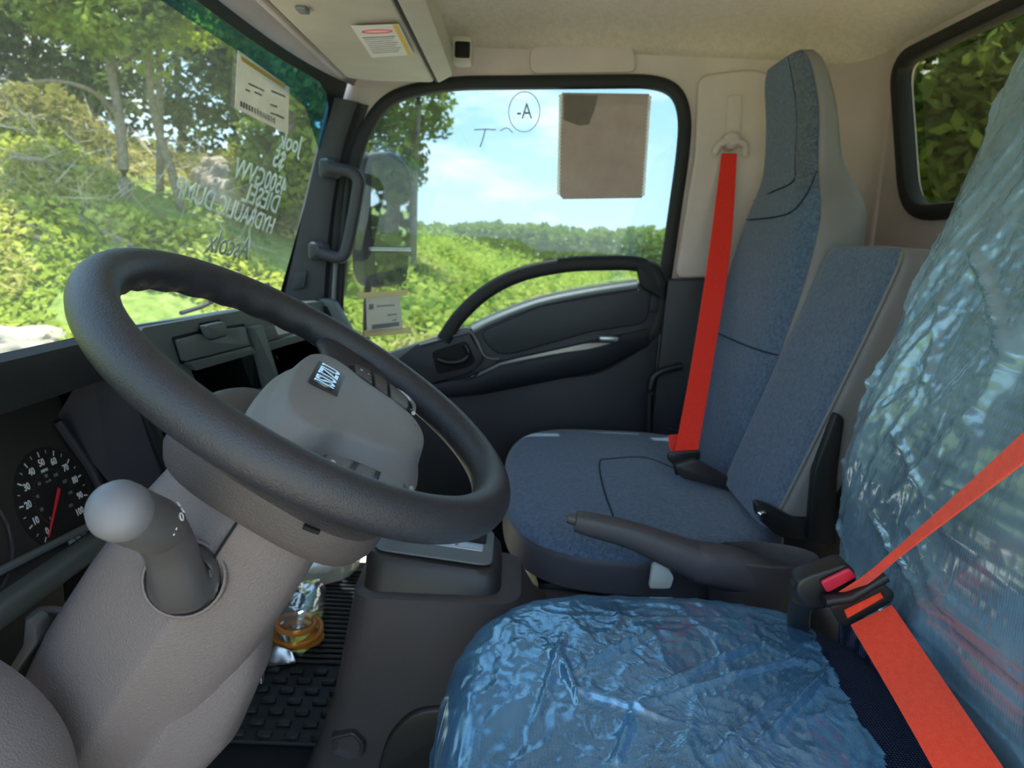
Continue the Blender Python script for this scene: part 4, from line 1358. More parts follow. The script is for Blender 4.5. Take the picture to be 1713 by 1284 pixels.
# ================================================================== CENTRE: console, shifter, parking brake
co = thing('shift_console', 'dark brown-grey console with the gear selector between the seats', 'console', (1.06, 0.05, 0.055))
def rrect(x0, x1, y0, y1, z, r=0.03, n=5, zf=None):
    pts = fillet([Vector((x0, y0, z)), Vector((x1, y0, z)), Vector((x1, y1, z)), Vector((x0, y1, z))], r, n)
    if zf is not None:
        for p in pts:
            p.z = lerp(z, zf, (p.y - y0) / (y1 - y0))
    return pts
rg = []
for z in (0.055, 0.12, 0.20, 0.30, 0.38, 0.43, 0.462, 0.476):
    yf = interp([0.055, 0.19, 0.30, 0.42, 0.49], [0.345, 0.290, 0.258, 0.236, 0.224], z)
    x0 = interp([0.055, 0.25, 0.40, 0.49], [0.985, 0.975, 0.965, 0.968], z)
    rg.append(rrect(x0, 1.15, interp([0.055, 0.36, 0.42, 0.49], [-0.16, -0.16, -0.06, -0.02], z), yf, z, 0.045))
rg.append(rrect(0.976, 1.14, -0.012, 0.218, 0.482, 0.04))
loft('console_body', rg, MT['console'], co)
TY0, TY1 = 0.006, 0.210
loft('shift_tower', [rrect(0.978, 1.140, TY0 - 0.004, TY1 + 0.004, 0.470, 0.035, zf=0.478), rrect(0.982, 1.138, TY0, TY1, 0.508, 0.033, zf=0.528), rrect(0.988, 1.134, TY0 + 0.006, TY1 - 0.006, 0.516, 0.031, zf=0.538), rrect(1.0, 1.124, TY0 + 0.016, TY1 - 0.016, 0.519, 0.028, zf=0.541)], MT['console_dark'], co)
def plate_z(y):
    return lerp(0.517, 0.539, (y - TY0) / (TY1 - TY0))
plt = fillet([Vector((x, y, plate_z(y) + 0.003)) for x, y in ((0.994, 0.018), (1.128, 0.018), (1.128, 0.198), (0.994, 0.198))], 0.022)
prism('shift_plate', plt, (0, 0, 0.004), MT['plate_grey'], co, bevel=0.002)
slot = fillet([Vector((x, y, plate_z(y) + 0.0072)) for x, y in ((1.064, 0.030), (1.106, 0.030), (1.106, 0.178), (1.064, 0.178))], 0.006)
prism('gear_slot', slot, (0, 0, 0.0008), MT['cavity'], co)
stp = fillet([Vector((x, y, plate_z(y) + 0.0072)) for x, y in ((1.034, 0.034), (1.060, 0.034), (1.060, 0.146), (1.034, 0.146))], 0.003)
prism('gear_indicator', stp, (0, 0, 0.0016), MT['silver'], co, bevel=0.0005)
text('gear_print', 'R', 0.008, Vector((1.045, 0.075, plate_z(0.075) + 0.010)), (1, 0, 0), (0, 1, 0), MT['red_needle'], co)
text('gear_print', 'P', 0.008, Vector((1.045, 0.125, plate_z(0.125) + 0.010)), (1, 0, 0), (0, 1, 0), MT['ink'], co)
tube('selector_lever', spline([Vector((1.074, 0.158, 0.535)), Vector((1.074, 0.166, 0.575)), Vector((1.074, 0.178, 0.605)), Vector((1.074, 0.186, 0.625))], 4), 0.013, MT['black'], co, seg=14)
cupn = fillet(P2([(558, 1230), (592, 1222), (608, 1240), (606, 1258), (588, 1262), (560, 1252)], 0.972), 0.006)
hr = []
for off, s in ((0.010, 1.18), (-0.007, 1.14), (-0.009, 1.04), (-0.006, 0.9), (-0.002, 0.70)):
    c_ = sum(cupn, Vector()) / len(cupn)
    hr.append([c_ + (p - c_) * s + Vector((off, 0, 0)) for p in cupn])
loft('pull_recess', hr, MT['console'], co)
prism('side_cover', fillet(P2([(628, 1300), (645, 1240), (672, 1205), (700, 1188), (800, 1180), (800, 1300)], 0.962), 0.02), (0.03, 0, 0), MT['console_dark'], co, bevel=0.006, seg=3)
box('rear_trim', (1.10, -0.10, 0.385), (0.10, 0.16, 0.06), MT['console'], co, bevel=0.012)

pk = thing('parking_brake', 'brown-grey parking brake lever raised between the seats', 'brake lever', at(1330, 985, X=1.05))
BX = 1.05
pth = spline(P2([(962, 871), (1000, 880), (1060, 896), (1120, 920), (1170, 940)], BX), 6)
rad = [interp([0, 3, 12, 18, 24], [0.0150, 0.0175, 0.0205, 0.0255, 0.0300], i) for i in range(len(pth))]
lvr = tube('brake_grip', pth, [r * 0.95 for r in rad], MT['brake'], pk, rb=rad, seg=18, p=2.8)
pth = spline(P2([(1160, 938), (1220, 950), (1290, 968), (1350, 992)], BX), 6)
tube('brake_base', pth, [0.026, 0.027, 0.028, 0.028, 0.028, 0.028, 0.028, 0.028, 0.028, 0.028, 0.028, 0.028, 0.028, 0.027, 0.026, 0.025, 0.023, 0.022, 0.021][:len(pth)], MT['brake'], pk, rb=[interp([0, 6, 18], [0.031, 0.034, 0.018], i) for i in range(len(pth))], seg=18, p=3)
bb = at(957, 868, X=BX)
bdir = (at(950, 866, X=BX) - at(1000, 880, X=BX)).normalized()
rings = [ringpts(bb + bdir * d_, bdir, r_, 14) for d_, r_ in ((-0.008, 0.0085), (0.004, 0.0085), (0.008, 0.0065), (0.009, 0.002))]
loft('release_button', rings, MT['stalk'], lvr)
prism('pale_link', fillet(P2([(1092, 945), (1112, 942), (1128, 965), (1122, 985), (1086, 985)], 1.06), 0.006), (0.012, 0, 0), MT['pale'], pk, bevel=0.002)

ch = thing('cup_holder', 'dark open cup holder tray behind the brake lever', 'tray', (1.09, -0.36, 0.40))
cpx = at(1270, 935, Z=0.50)
def el(c, a, b, z, n=36):
    return [Vector((c.x + a * math.cos(2 * math.pi * k / n), c.y + b * math.sin(2 * math.pi * k / n), z)) for k in range(n)]
cc_ = at(1278, 926, Z=0.53)
cc_.z = 0
loft('tray', [el(cc_, 0.040, 0.075, 0.40), el(cc_, 0.048, 0.088, 0.515), el(cc_, 0.049, 0.089, 0.528), el(cc_, 0.046, 0.086, 0.531), el(cc_, 0.043, 0.083, 0.526), el(cc_, 0.036, 0.075, 0.46)], MT['console'], ch)

# ================================================================== FLOOR MAT
FZ0 = 0.056
fm = thing('floor_mat', 'black rubber floor mat with raised blocks and ribs', 'floor mat', (1.45, 0.5, FZ0))
prism('mat_sheet', fillet([Vector((1.175, 0.14, FZ0)), Vector((1.90, 0.14, FZ0)), Vector((1.90, 0.85, FZ0)), Vector((1.175, 0.85, FZ0))], 0.04), (0, 0, 0.008), MT['mat'], fm, bevel=0.002)
XB = at(540, 1108, Z=FZ0 + 0.01).x
blk = None
def share(o, name, loc):
    c = o.copy()
    c.name = name
    c.location = loc
    COL.objects.link(c)
    c.parent = o.parent
    return c
row = 0
x = 1.19
while x < XB - 0.02:
    for k in range(13):
        y = 0.18 + k * 0.052 + (0.026 if row % 2 else 0)
        if y > 0.80:
            continue
        loc = Vector((x, y, FZ0 + 0.008)) - fm.location
        if blk is None:
            bm = box_bm((0, 0, 0.004), (0.017, 0.030, 0.008), 0.003, 1)
            blk = from_bm('tread_block', bm, MT['mat'])
            blk.parent = fm
            blk.location = loc
        else:
            share(blk, 'tread_block', loc)
    x += 0.034
    row += 1
rib = None
x = XB
while x < 1.885:
    loc = Vector((x, 0.5, FZ0 + 0.008)) - fm.location
    if rib is None:
        rib = from_bm('rib', box_bm((0, 0, 0.004), (0.010, 0.66, 0.008), 0.003, 1), MT['mat'])
        rib.parent = fm
        rib.location = loc
    else:
        share(rib, 'rib', loc)
    x += 0.021

# ================================================================== SUN VISOR, HANDLE, PAPERS, BAGS
sv = thing('sun_visor', 'tan sun visor with a printed warning label folded under the roof', 'sun visor', (1.3, 0.31, 1.38))
VO = Vector((1.82, 0.20, 1.372))
vis = [Vector((1.83, 0.432, 1.372)), Vector((1.855, 0.36, 1.374)), Vector((1.862, 0.222, 1.378)), Vector((0.55, 0.218, 1.378)), Vector((0.55, 0.425, 1.372))]
prism('visor_panel', fillet(vis, [0.03, 0.02, 0.02, 0.01, 0.01]), (0, 0, 0.022), MT['visor'], sv, bevel=0.007, seg=3)
endp = fillet([Vector((1.845, 0.212, 1.374)), Vector((1.80, 0.172, 1.384)), Vector((0.55, 0.165, 1.384)), Vector((0.55, 0.210, 1.374))], [0.012, 0.012, 0, 0])
prism('rear_flap', endp, (0, 0, 0.05), MT['visor'], sv, bevel=0.006, seg=3)
box('hinge_gap', (1.2, 0.2145, 1.385), (1.28, 0.006, 0.02), MT['cavity'], sv)
box('visor_bracket', (1.79, 0.150, 1.435), (0.06, 0.05, 0.06), MT['visor'], sv, bevel=0.012)
box('bracket_recess', (1.76, 0.148, 1.432), (0.012, 0.035, 0.035), MT['cavity'], sv, bevel=0.004)
box('front_rail', (1.2, 0.448, 1.382), (1.28, 0.014, 0.014), MT['trim_beige'], sv, bevel=0.005)
box('visor_clip', at(506, 17, Z=1.370), (0.030, 0.018, 0.006), MT['hub'], sv, bevel=0.002)
LZ = 1.3705
lq = [at(587, 43, Z=LZ), at(667, 40, Z=LZ), at(692, 91, Z=LZ), at(622, 96, Z=LZ)]
lr = (lq[1] - lq[0]).normalized()
lu = (lq[0] - lq[3]).normalized()
lab = prism('warning_label', lq, (0, 0, -0.0006), MT['paper_label'], sv, sm=False)
yq = [lq[1].lerp(lq[0], 0.13), lq[1].lerp(lq[0], 0.03), lq[2].lerp(lq[3], 0.03), lq[2].lerp(lq[3], 0.13)]
prism('label_stripe', [p + Vector((0, 0, -0.0008)) for p in yq], (0, 0, -0.0003), MT['yellow'], lab, sm=False)
lc = sum(lq, Vector()) / 4
for k in range(9):
    t = 0.34 + k * 0.062
    a = lq[0].lerp(lq[3], t).lerp(lq[1].lerp(lq[2], t), 0.10)
    b = lq[0].lerp(lq[3], t).lerp(lq[1].lerp(lq[2], t), 0.80 - 0.12 * ((k * 7) % 3) * 0.4)
    tube('print_line', [a + Vector((0, 0, -0.001)), b + Vector((0, 0, -0.001))], 0.0012 if k else 0.003, MT['grey_print'], lab, seg=4, rb=0.0004)
cen = lq[0].lerp(lq[1], 0.48).lerp(lq[3].lerp(lq[2], 0.48), 0.17) + Vector((0, 0, -0.001))
tube('print_symbol', [cen + lr * (0.030 * math.cos(k * math.pi / 12)) + lu * (0.010 * math.sin(k * math.pi / 12)) for k in range(24)], 0.0012, MT['red_needle'], lab, seg=4, closed=True)

gh = thing('grab_handle', 'dark C-shaped grab handle on the windshield pillar', 'handle', at(545, 430, X=1.90))
hp = spline(P2([(548, 281), (566, 283), (588, 288), (600, 302), (597, 330), (588, 380), (580, 416), (571, 430), (552, 428), (530, 420)], 1.862), 6)
tube('grip', hp, 0.0155, MT['pillar'], gh, rb=0.014, seg=14, up=(1, 0, 0), p=2.6)
for q in ((552, 282), (534, 420)):
    box('handle_mount', at(*q, X=1.882), (0.050, 0.050, 0.048), MT['pillar'], gh, bevel=0.012, seg=3)

# door mirror outside
mr = thing('door_mirror', 'tall black door mirror outside the passenger window', 'mirror', at(645, 590, X=2.30))
def MQ(pts, X0=2.28, tilt=0.35):
    """points on the mirror face plane: facing back and towards the driver"""
    n = Vector((-0.655, -0.755, -0.03))
    c = at(650, 370, X=X0)
    return [at(a, b, plane=(c, n)) for a, b in pts]
MNv = Vector((-0.655, -0.755, -0.03)).normalized()
hs = fillet(MQ([(614, 256), (664, 252), (690, 284), (692, 380), (684, 474), (625, 484), (612, 462), (610, 350)]), 0.03)
prism('housing', [p - MNv * 0.004 for p in hs], -MNv * 0.07, MT['rubber'], mr, bevel=0.015, seg=3)
sk = MQ([(602, 275), (614, 256), (625, 484), (612, 462), (604, 420), (598, 340)])
prism('mirror_glass', fillet(MQ([(621, 264), (660, 261), (683, 288), (685, 380), (682, 412), (622, 410), (619, 350)]), 0.018), MNv * 0.003, MT['mirror'], mr)
prism('convex_mirror', fillet(MQ([(624, 422), (682, 423), (679, 470), (632, 478)]), 0.018), MNv * 0.003, MT['mirror'], mr)
tube('mirror_divider', MQ([(618, 416), (686, 417)]), 0.006, MT['silver'], mr, seg=8)
tube('mirror_arm', spline(MQ([(616, 470), (613, 530), (612, 600), (612, 700)]), 4), 0.011, MT['rubber'], mr, seg=10)

# brown paper on the door glass
GX = 1.978
bp = thing('brown_paper', 'brown paper sheet with perforated sides stuck on the door glass', 'paper', at(1005, 332, X=GX))
po = P2([(940, 155), (1086, 157), (1081, 240), (1074, 331), (942, 333), (936, 326), (936, 240)], GX)
prism('sheet', po, (-0.0012, 0, 0), MT['paper_brown'], bp, sm=False)
prism('flap', P2([(944, 158), (1000, 160), (994, 185), (985, 208), (968, 210), (942, 200)], GX - 0.0016), (-0.0008, 0, 0), MT['paper_brown2'], bp, sm=False)
for (x0, y0, x1, y1) in ((938, 158, 934, 326), (1087, 160, 1076, 328)):
    bm = bmesh.new()
    for k in range(26):
        t = (k + 0.5) / 26
        c = at(lerp(x0, x1, t), lerp(y0, y1, t), X=GX - 0.003)
        r_ = 0.0055
        vs_ = [bm.verts.new(c + Vector((0, r_ * math.cos(q * math.pi / 4), r_ * math.sin(q * math.pi / 4)))) for q in range(8)]
        bm.faces.new(vs_)
        v2 = [bm.verts.new(v.co + Vector((-0.001, 0, 0))) for v in vs_]
        bm.faces.new(v2)
    from_bm('perforation_sky_dots', bm, MT['sky_dot'], bp, sm=False)  # no real holes: white discs stand in for sky showing through

# taped note by the mirror
tn = thing('taped_note', 'white printed note taped on the door glass below the mirror', 'note', at(642, 556, X=GX))
prism('sheet', P2([(612, 498), (668, 494), (674, 549), (614, 556)], GX), (-0.0012, 0, 0), MT['paper'], tn, sm=False)
prism('tape_strip', P2([(598, 490), (682, 484), (682, 494), (598, 500)], GX - 0.002), (-0.0005, 0, 0), MT['tape'], tn, sm=False)
prism('tape_strip', P2([(608, 553), (688, 547), (688, 557), (610, 564)], GX - 0.002), (-0.0005, 0, 0), MT['tape'], tn, sm=False)
for (x0, x1, y) in ((630, 660, 511), (648, 664, 526), (656, 664, 535)):
    prism('print_line', P2([(x0, y), (x1, y - 2), (x1, y), (x0, y + 2)], GX - 0.0022), (-0.0004, 0, 0), MT['grey_print'], tn, sm=False)
prism('print_symbol', P2([(617, 509), (625, 508), (625, 517), (617, 518)], GX - 0.0022), (-0.0004, 0, 0), MT['grey_print'], tn, sm=False)
prism('print_band', P2([(622, 543), (668, 538), (668, 545), (622, 551)], GX - 0.0022), (-0.0004, 0, 0), MT['grey_print'], tn, sm=False)

# note on the windshield
wnote = thing('windshield_note', 'white price sheet with a gold strip taped inside the windshield', 'note', ws_at(478, 222))
def WSq(pts, off):
    return [ws_at(a, b) + Vector((0, -off, 0)) for a, b in pts]
def sheet(name, pts, off, m, parent, th=0.0015):
    q = WSq(pts, off)
    V = q + [p + Vector((0, -th, 0)) for p in q]
    n = len(q)
    return mesh(name, V, [tuple(range(n)), tuple(range(2 * n - 1, n - 1, -1))] + [(i, (i + 1) % n, n + (i + 1) % n, n + i) for i in range(n)], m, parent, sm=False)
sheet('sheet', [(394, 84), (480, 146), (478, 224), (389, 180)], 0.004, MT['paper'], wnote)
sheet('gold_strip', [(397, 93), (472, 142), (471, 149), (398, 101)], 0.007, MT['tape_gold'], wnote, 0.0006)
for k, (x0, y0, x1, y1) in enumerate(((410, 138, 436, 150), (448, 150, 472, 160), (405, 148, 412, 151), (420, 152, 432, 157), (446, 172, 458, 177), (446, 186, 470, 196))):
    sheet('print_line', [(x0, y0), (x1, y1), (x1, y1 + 3), (x0, y0 + 3)], 0.007, MT['grey_print'], wnote, 0.0006)
for k in range(13):
    x0 = 396 + k * 4.6
    y0 = 168 + k * 2.3
    sheet('print_digit', [(x0, y0), (x0 + 3, y0 + 1.4), (x0 + 3, y0 + 11), (x0, y0 + 9.6)], 0.007, MT['grey_print'], wnote, 0.0006)

# writing on the windshield, done from outside so it reads mirrored from the seat
def glass_text(name, label, body, px, size, slant, m, group=None):
    c = ws_at(*px)
    r = ws_at(px[0] - 30, px[1] + slant * -30) - c
    u = ws_at(px[0] + 6, px[1] - 30) - c
    tn_ = text(name, body, size, c + Vector((0, 0.010, 0)), r, u, m, None, extrude=0.0004, bold=0.0006)
    return tag(tn_, label, 'writing', group)
glass_text('marker_writing', 'pale mirrored scribble high on the windshield beside the pillar', 'Jook', (494, 240), 0.062, 0.35, MT['marker_white'])
glass_text('marker_writing', 'short pale mirrored figure on the windshield below the scribble', '$5', (474, 268), 0.060, 0.35, MT['marker_white'])
glass_text('marker_writing', 'pale mirrored writing on the windshield above the word DIESEL', '4500GVW', (446, 300), 0.062, 0.40, MT['marker_white'])
glass_text('marker_writing', 'pale mirrored word DIESEL written on the windshield', 'DIESEL', (446, 334), 0.064, 0.40, MT['marker_white'])
glass_text('marker_writing', 'long pale mirrored line ending in DUMP on the windshield', 'HYDRAULIC DUMP', (396, 352), 0.058, 0.42, MT['marker_white'])
glass_text('marker_writing', 'dark mirrored writing low on the windshield above the steering wheel', 'Ascolx', (392, 412), 0.075, 0.25, MT['marker_dark'])
# pencilled mark on the door glass
mk = thing('glass_mark', 'circled letter A drawn on the passenger door glass', 'writing', at(878, 218, X=GX))
cA = at(877, 187, X=GX)
tube('circle', [cA + Vector((0, 0.041 * math.cos(k * math.pi / 20), 0.050 * math.sin(k * math.pi / 20))) for k in range(40)], 0.0011, MT['marker_dark'], mk, seg=6, closed=True)
text('letter', '-A', 0.056, cA + Vector((-0.001, 0, 0)), (0, -1, 0.05), (0, 0, 1), MT['marker_dark'], mk, sx=0.75)
mk2 = thing('glass_mark', 'faint letter T with a curl drawn on the passenger door glass', 'writing', at(810, 245, X=GX))
tube('stroke', P2([(793, 217), (812, 216), (830, 217)], GX), 0.0015, MT['marker_dark'], mk2, seg=6)
tube('stroke', P2([(812, 216), (808, 232), (803, 246)], GX), 0.0015, MT['marker_dark'], mk2, seg=6)
tube('stroke', spline(P2([(836, 219), (848, 214), (858, 222)], GX), 5), 0.0012, MT['marker_dark'], mk2, seg=6)

# wiper tip seen above the dash
wp = thing('wiper', 'dark wiper blade outside at the foot of the windshield', 'wiper', (1.55, 0.75, 0.80))
tube('blade', [ws_at(372, 505) + Vector((0, 0.03, 0)), ws_at(420, 488) + Vector((0, 0.03, 0)), ws_at(468, 475) + Vector((0, 0.03, 0))], 0.004, MT['rubber'], wp, seg=8)
tube('arm', [ws_at(340, 525) + Vector((0, 0.05, 0)), ws_at(372, 515) + Vector((0, 0.05, 0)), ws_at(420, 488) + Vector((0, 0.045, 0))], 0.005, MT['dash_side'], wp, seg=8)

# things lying on the mat
def blob(name, pts, zc, zt, m, parent, seed, amp=0.012, n=26):
    """crumpled bag: outline on the floor, domed and wrinkled"""
    c = sum(pts, Vector()) / len(pts)
    ol = spline(pts, 5, True)
    rings = []
    for i in range(n + 1):
        t = i / n
        s = math.cos(t * math.pi / 2) ** 0.3 if t < 1 else 0.01
        z = lerp(zc, zt, math.sin(t * math.pi / 2))
        rg_ = []
        for p in ol:
            q = c + (p - c) * s
            q = Vector((q.x, q.y, z))
            d = amp * (noise.noise(q * 22 + Vector((seed, 0, 0))) + 0.6 * noise.noise(q * 55 + Vector((0, seed, 0))))
            rg_.append(q + Vector((d * 0.7, d * 0.7, max(-z + zc, d) if t > 0.1 else 0)))
        rings.append(rg_)
    return loft(name, rings, m, parent, sm='all')
MZ = FZ0 + 0.017
def Fp(pts, z=MZ):
    return [at(a, b, Z=z) for a, b in pts]
tag(blob('plastic_bag', Fp([(500, 990), (520, 985), (580, 966), (598, 950), (600, 935), (570, 925), (530, 930), (505, 960)]), MZ, MZ + 0.05, MT['bag_white'], None, 3.0), 'crumpled white plastic bag on the far end of the mat', 'bag')
hb_ = thing('hose_bag', 'orange coiled hose in a clear bag on the mat', 'hose', at(508, 1075, Z=MZ))
hcen = at(497, 1060, Z=MZ + 0.03)
coil = []
for k in range(150):
    q = k / 150 * 2 * math.pi * 4.2
    coil.append(hcen + Vector((0.046 * math.cos(q), 0.046 * math.sin(q), -0.022 + 0.052 * k / 150 + 0.007 * math.sin(q * 0.7)))); coil[-1].x += 0.008 * math.sin(q * 0.37); coil[-1].y += 0.008 * math.cos(q * 0.53)
tube('coiled_hose', coil, 0.0062, MT['orange_hose'], hb_, seg=8)
blob('clear_wrap', Fp([(455, 1075), (500, 1092), (528, 1070), (545, 1005), (520, 1010), (480, 1030)]), MZ, MZ + 0.085, MT['bag_clear'], hb_, 5.0, 0.008)
tag(blob('parts_packet', Fp([(430, 1110), (432, 1140), (442, 1140), (445, 1120), (488, 1108), (490, 1100), (475, 1040), (450, 1060), (425, 1090)], MZ), MZ, MZ + 0.035, MT['bag_silver'], None, 8.0, 0.016), 'crinkled silvery packet lying beside the orange hose', 'packet')

# ================================================================== OUTSIDE
GZ = -0.95
def crest(th):
    return interp([-180, -60, -8, 2, 8, 14, 22, 32, 45, 90, 130, 180], [0.0, 0, -0.5, -0.1, 0.6, 1.7, 2.8, 3.5, 3.9, 4.2, 1.0, 0.0], th)
def ter(x, y):
    d = math.hypot(x, y)
    th = math.degrees(math.atan2(y, x))
    h = GZ + crest(th) * smooth((d - 8.0) / 9.0)
    if d > 17:
        h += 0.02 * (d - 17) * (1 if th > 5 else 0.2)
    rough = smooth((d - 7) / 4)
    h += rough * (0.22 * noise.noise(Vector((x * 0.35, y * 0.35, 1.0))) + 0.10 * noise.noise(Vector((x * 1.1, y * 1.1, 4.0))))
    if th < 2 and d > 38:
        h -= 2.2 * smooth((d - 38) / 10) * smooth((2 - th) / 8) * (1 if th > -70 else 0)
    return h
def ter_at(px_, py_):
    d = _f + _R * ((px_ - CX) / FPX) + _U * ((CY - py_) / FPX)
    t = 6.0
    while t < 120:
        p = CAM + d * t
        if p.z < ter(p.x, p.y):
            break
        t += 0.08
    return CAM + d * t

def ground_mat():
    m, N, L, b = new_mat('ground_gravel_and_grass')
    g = N.new('ShaderNodeNewGeometry')
    ln = N.new('ShaderNodeVectorMath')
    ln.operation = 'LENGTH'
    L.new(g.outputs['Position'], ln.inputs[0])
    n1 = nz(N, L, g.outputs['Position'], 0.5, 5)
    n2 = nz(N, L, g.outputs['Position'], 6.0, 5, 0.7)
    ad = N.new('ShaderNodeMath')
    ad.operation = 'MULTIPLY_ADD'
    ad.inputs[1].default_value = 3.0
    L.new(n1, ad.inputs[0])
    L.new(ln.outputs['Value'], ad.inputs[2])
    mr_ = N.new('ShaderNodeMapRange')
    mr_.inputs[1].default_value = 9.6
    mr_.inputs[2].default_value = 10.4
    L.new(ad.outputs[0], mr_.inputs[0])
    grav = ramp(N, L, n2, [(0.3, (0.42, 0.35, 0.26)), (0.7, (0.62, 0.54, 0.43))])
    grs = ramp(N, L, n2, [(0.3, (0.11, 0.17, 0.03)), (0.5, (0.20, 0.28, 0.05)), (0.7, (0.32, 0.30, 0.12))])
    mx = N.new('ShaderNodeMixRGB')
    L.new(mr_.outputs[0], mx.inputs[0])
    L.new(grav, mx.inputs[1])
    L.new(grs, mx.inputs[2])
    L.new(mx.outputs[0], b.inputs['Base Color'])
    b.inputs['Roughness'].default_value = 0.95
    bump(N, L, n2, b, 0.5, 0.05)
    return m
gd = [0.0, 1.5, 3, 4.5, 6] + list(np.arange(7, 24, 0.5)) + list(np.arange(24, 60, 2.0)) + [60, 75, 95, 120, 160]
NT = 240
V, Fc = [], []
for d in gd:
    for k in range(NT):
        th = 2 * math.pi * k / NT
        x, y = d * math.cos(th), d * math.sin(th)
        V.append((x, y, ter(x, y)))
for i in range(len(gd) - 1):
    for k in range(NT):
        k2 = (k + 1) % NT
        Fc.append((i * NT + k, i * NT + k2, (i + 1) * NT + k2, (i + 1) * NT + k))
me = bpy.data.meshes.new('ground')
me.from_pydata(V, [], Fc)
tag(link('ground', me, ground_mat(), None, 'all'), 'gravel lot rising to a grassy bank outside the truck', 'ground', kind='structure')
MT['water'] = plastic('lake_water', (0.30, 0.38, 0.45), 0.12, 0.5)
tag(mesh('lake', [(20, -120, -1.9), (150, -120, -1.9), (150, 20, -1.9), (20, 20, -1.9)], [(0, 1, 2, 3)], MT['water']), 'pale strip of lake water beyond the green bushes', 'lake', kind='structure')

def leaves(name, cen, size, m, parent=None, up=0.5, aspect=0.55, label=None, cat=None, kind=None):
    cen = np.asarray(cen, float)
    n = len(cen)
    nor = rng.normal(size=(n, 3))
    nor[:, 2] = np.abs(nor[:, 2]) + up
    nor /= np.linalg.norm(nor, axis=1)[:, None]
    t = rng.normal(size=(n, 3))
    t -= nor * (t * nor).sum(1)[:, None]
    t /= np.linalg.norm(t, axis=1)[:, None]
    b = np.cross(nor, t)
    s = (np.asarray(size) * rng.uniform(0.6, 1.3, n))[:, None]
    v = np.stack([cen - t * s, cen + b * s * aspect, cen + t * s, cen - b * s * aspect], 1).reshape(-1, 3)
    if parent is not None:
        v = v - np.array(world_loc(parent))
    me = bpy.data.meshes.new(name)
    me.vertices.add(4 * n)
    me.vertices.foreach_set('co', v.ravel())
    me.loops.add(4 * n)
    me.loops.foreach_set('vertex_index', np.arange(4 * n, dtype=np.int32))
    me.polygons.add(n)
    me.polygons.foreach_set('loop_start', np.arange(0, 4 * n, 4, dtype=np.int32))
    me.update(calc_edges=True)
    me.materials.append(m)
    o = bpy.data.objects.new(name, me)
    COL.objects.link(o)
    if parent is not None:
        o.parent = parent
    if label:
        tag(o, label, cat, None, kind)
    return o

def cluster(c, r, n, flat=0.75):
    q = rng.normal(size=(n, 3))
    q /= np.linalg.norm(q, axis=1)[:, None]
    q *= (rng.uniform(0.25, 1.0, n) ** 0.5)[:, None] * r
    q[:, 2] *= flat
    return q + np.array(c)

MT['leaf_bright'] = leaf_mat('leaf_bright', (0.30, 0.42, 0.04), (0.55, 0.62, 0.09), 0.45)
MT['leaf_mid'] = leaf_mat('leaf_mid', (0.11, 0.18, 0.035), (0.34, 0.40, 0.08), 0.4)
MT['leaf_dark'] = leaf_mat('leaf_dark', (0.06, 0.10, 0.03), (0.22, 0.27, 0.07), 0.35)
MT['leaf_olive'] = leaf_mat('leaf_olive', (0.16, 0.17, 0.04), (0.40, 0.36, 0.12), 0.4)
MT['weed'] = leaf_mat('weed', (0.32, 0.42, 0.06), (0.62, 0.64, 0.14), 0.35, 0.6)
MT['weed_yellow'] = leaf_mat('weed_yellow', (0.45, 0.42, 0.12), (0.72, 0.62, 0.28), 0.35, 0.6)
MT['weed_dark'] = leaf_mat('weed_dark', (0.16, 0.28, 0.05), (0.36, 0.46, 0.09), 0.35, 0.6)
MT['bark'] = rough_mat('bark_grey', (0.16, 0.13, 0.10), (0.34, 0.29, 0.23), 9, 0.9, 0.6, 0.03)
MT['dead'] = rough_mat('dead_wood', (0.36, 0.30, 0.23), (0.62, 0.54, 0.43), 7, 0.9, 0.6, 0.03)
MT['rock'] = rough_mat('pale_rock', (0.28, 0.24, 0.20), (0.48, 0.42, 0.35), 3, 0.9, 0.7, 0.08)

# weeds on the bank and lot edge
def scatter(n, th0, th1, d0, d1, hfun):
    out = []
    while len(out) < n:
        th = math.radians(random.uniform(th0, th1))
        d = math.sqrt(random.uniform(d0 * d0, d1 * d1))
        x, y = d * math.cos(th), d * math.sin(th)
        h = hfun(x, y, d, math.degrees(th))
        if h <= 0:
            continue
        out.append((x, y, ter(x, y) + random.random() ** 0.7 * h))
    return out
def h_bank(x, y, d, th):
    n = noise.noise(Vector((x * 0.5, y * 0.5, 7)))
    return max(0, 0.18 + 0.55 * n) if n > -0.25 else 0
def h_flat(x, y, d, th):
    n = noise.noise(Vector((x * 0.30, y * 0.30, 3)))
    cap = interp([8, 11, 16, 24, 40], [0.15, 0.6, 1.1, 1.5, 1.7], d)
    return max(0.05, cap * (0.75 + 0.7 * n))
leaves('bank_weeds', scatter(58000, 8, 62, 6.6, 22, h_bank), 0.075, MT['weed'], label='bright yellow-green weeds covering the grassy bank', cat='weeds', kind='stuff')
leaves('dry_grass', scatter(26000, 8, 62, 8.5, 22, lambda x, y, d, th: 0.25 if noise.noise(Vector((x * 0.45, y * 0.45, 17))) > 0.05 else 0), 0.070, MT['weed_yellow'], label='dry straw-coloured grass patches on the bank', cat='grass', kind='stuff', aspect=0.25)
leaves('bushes', scatter(68000, -46, 13, 9.5, 42, h_flat), 0.105, MT['weed'], label='low bright green bushes beyond the passenger window', cat='bushes', kind='stuff')
leaves('dark_bushes', scatter(26000, -32, 13, 12, 42, lambda x, y, d, th: h_flat(x, y, d, th) * 0.95 if noise.noise(Vector((x * 0.4, y * 0.4, 31))) > 0.0 else 0), 0.11, MT['weed_dark'], label='darker green bushes among the low growth', cat='bushes', kind='stuff')  # second, darker leaf green in random clumps
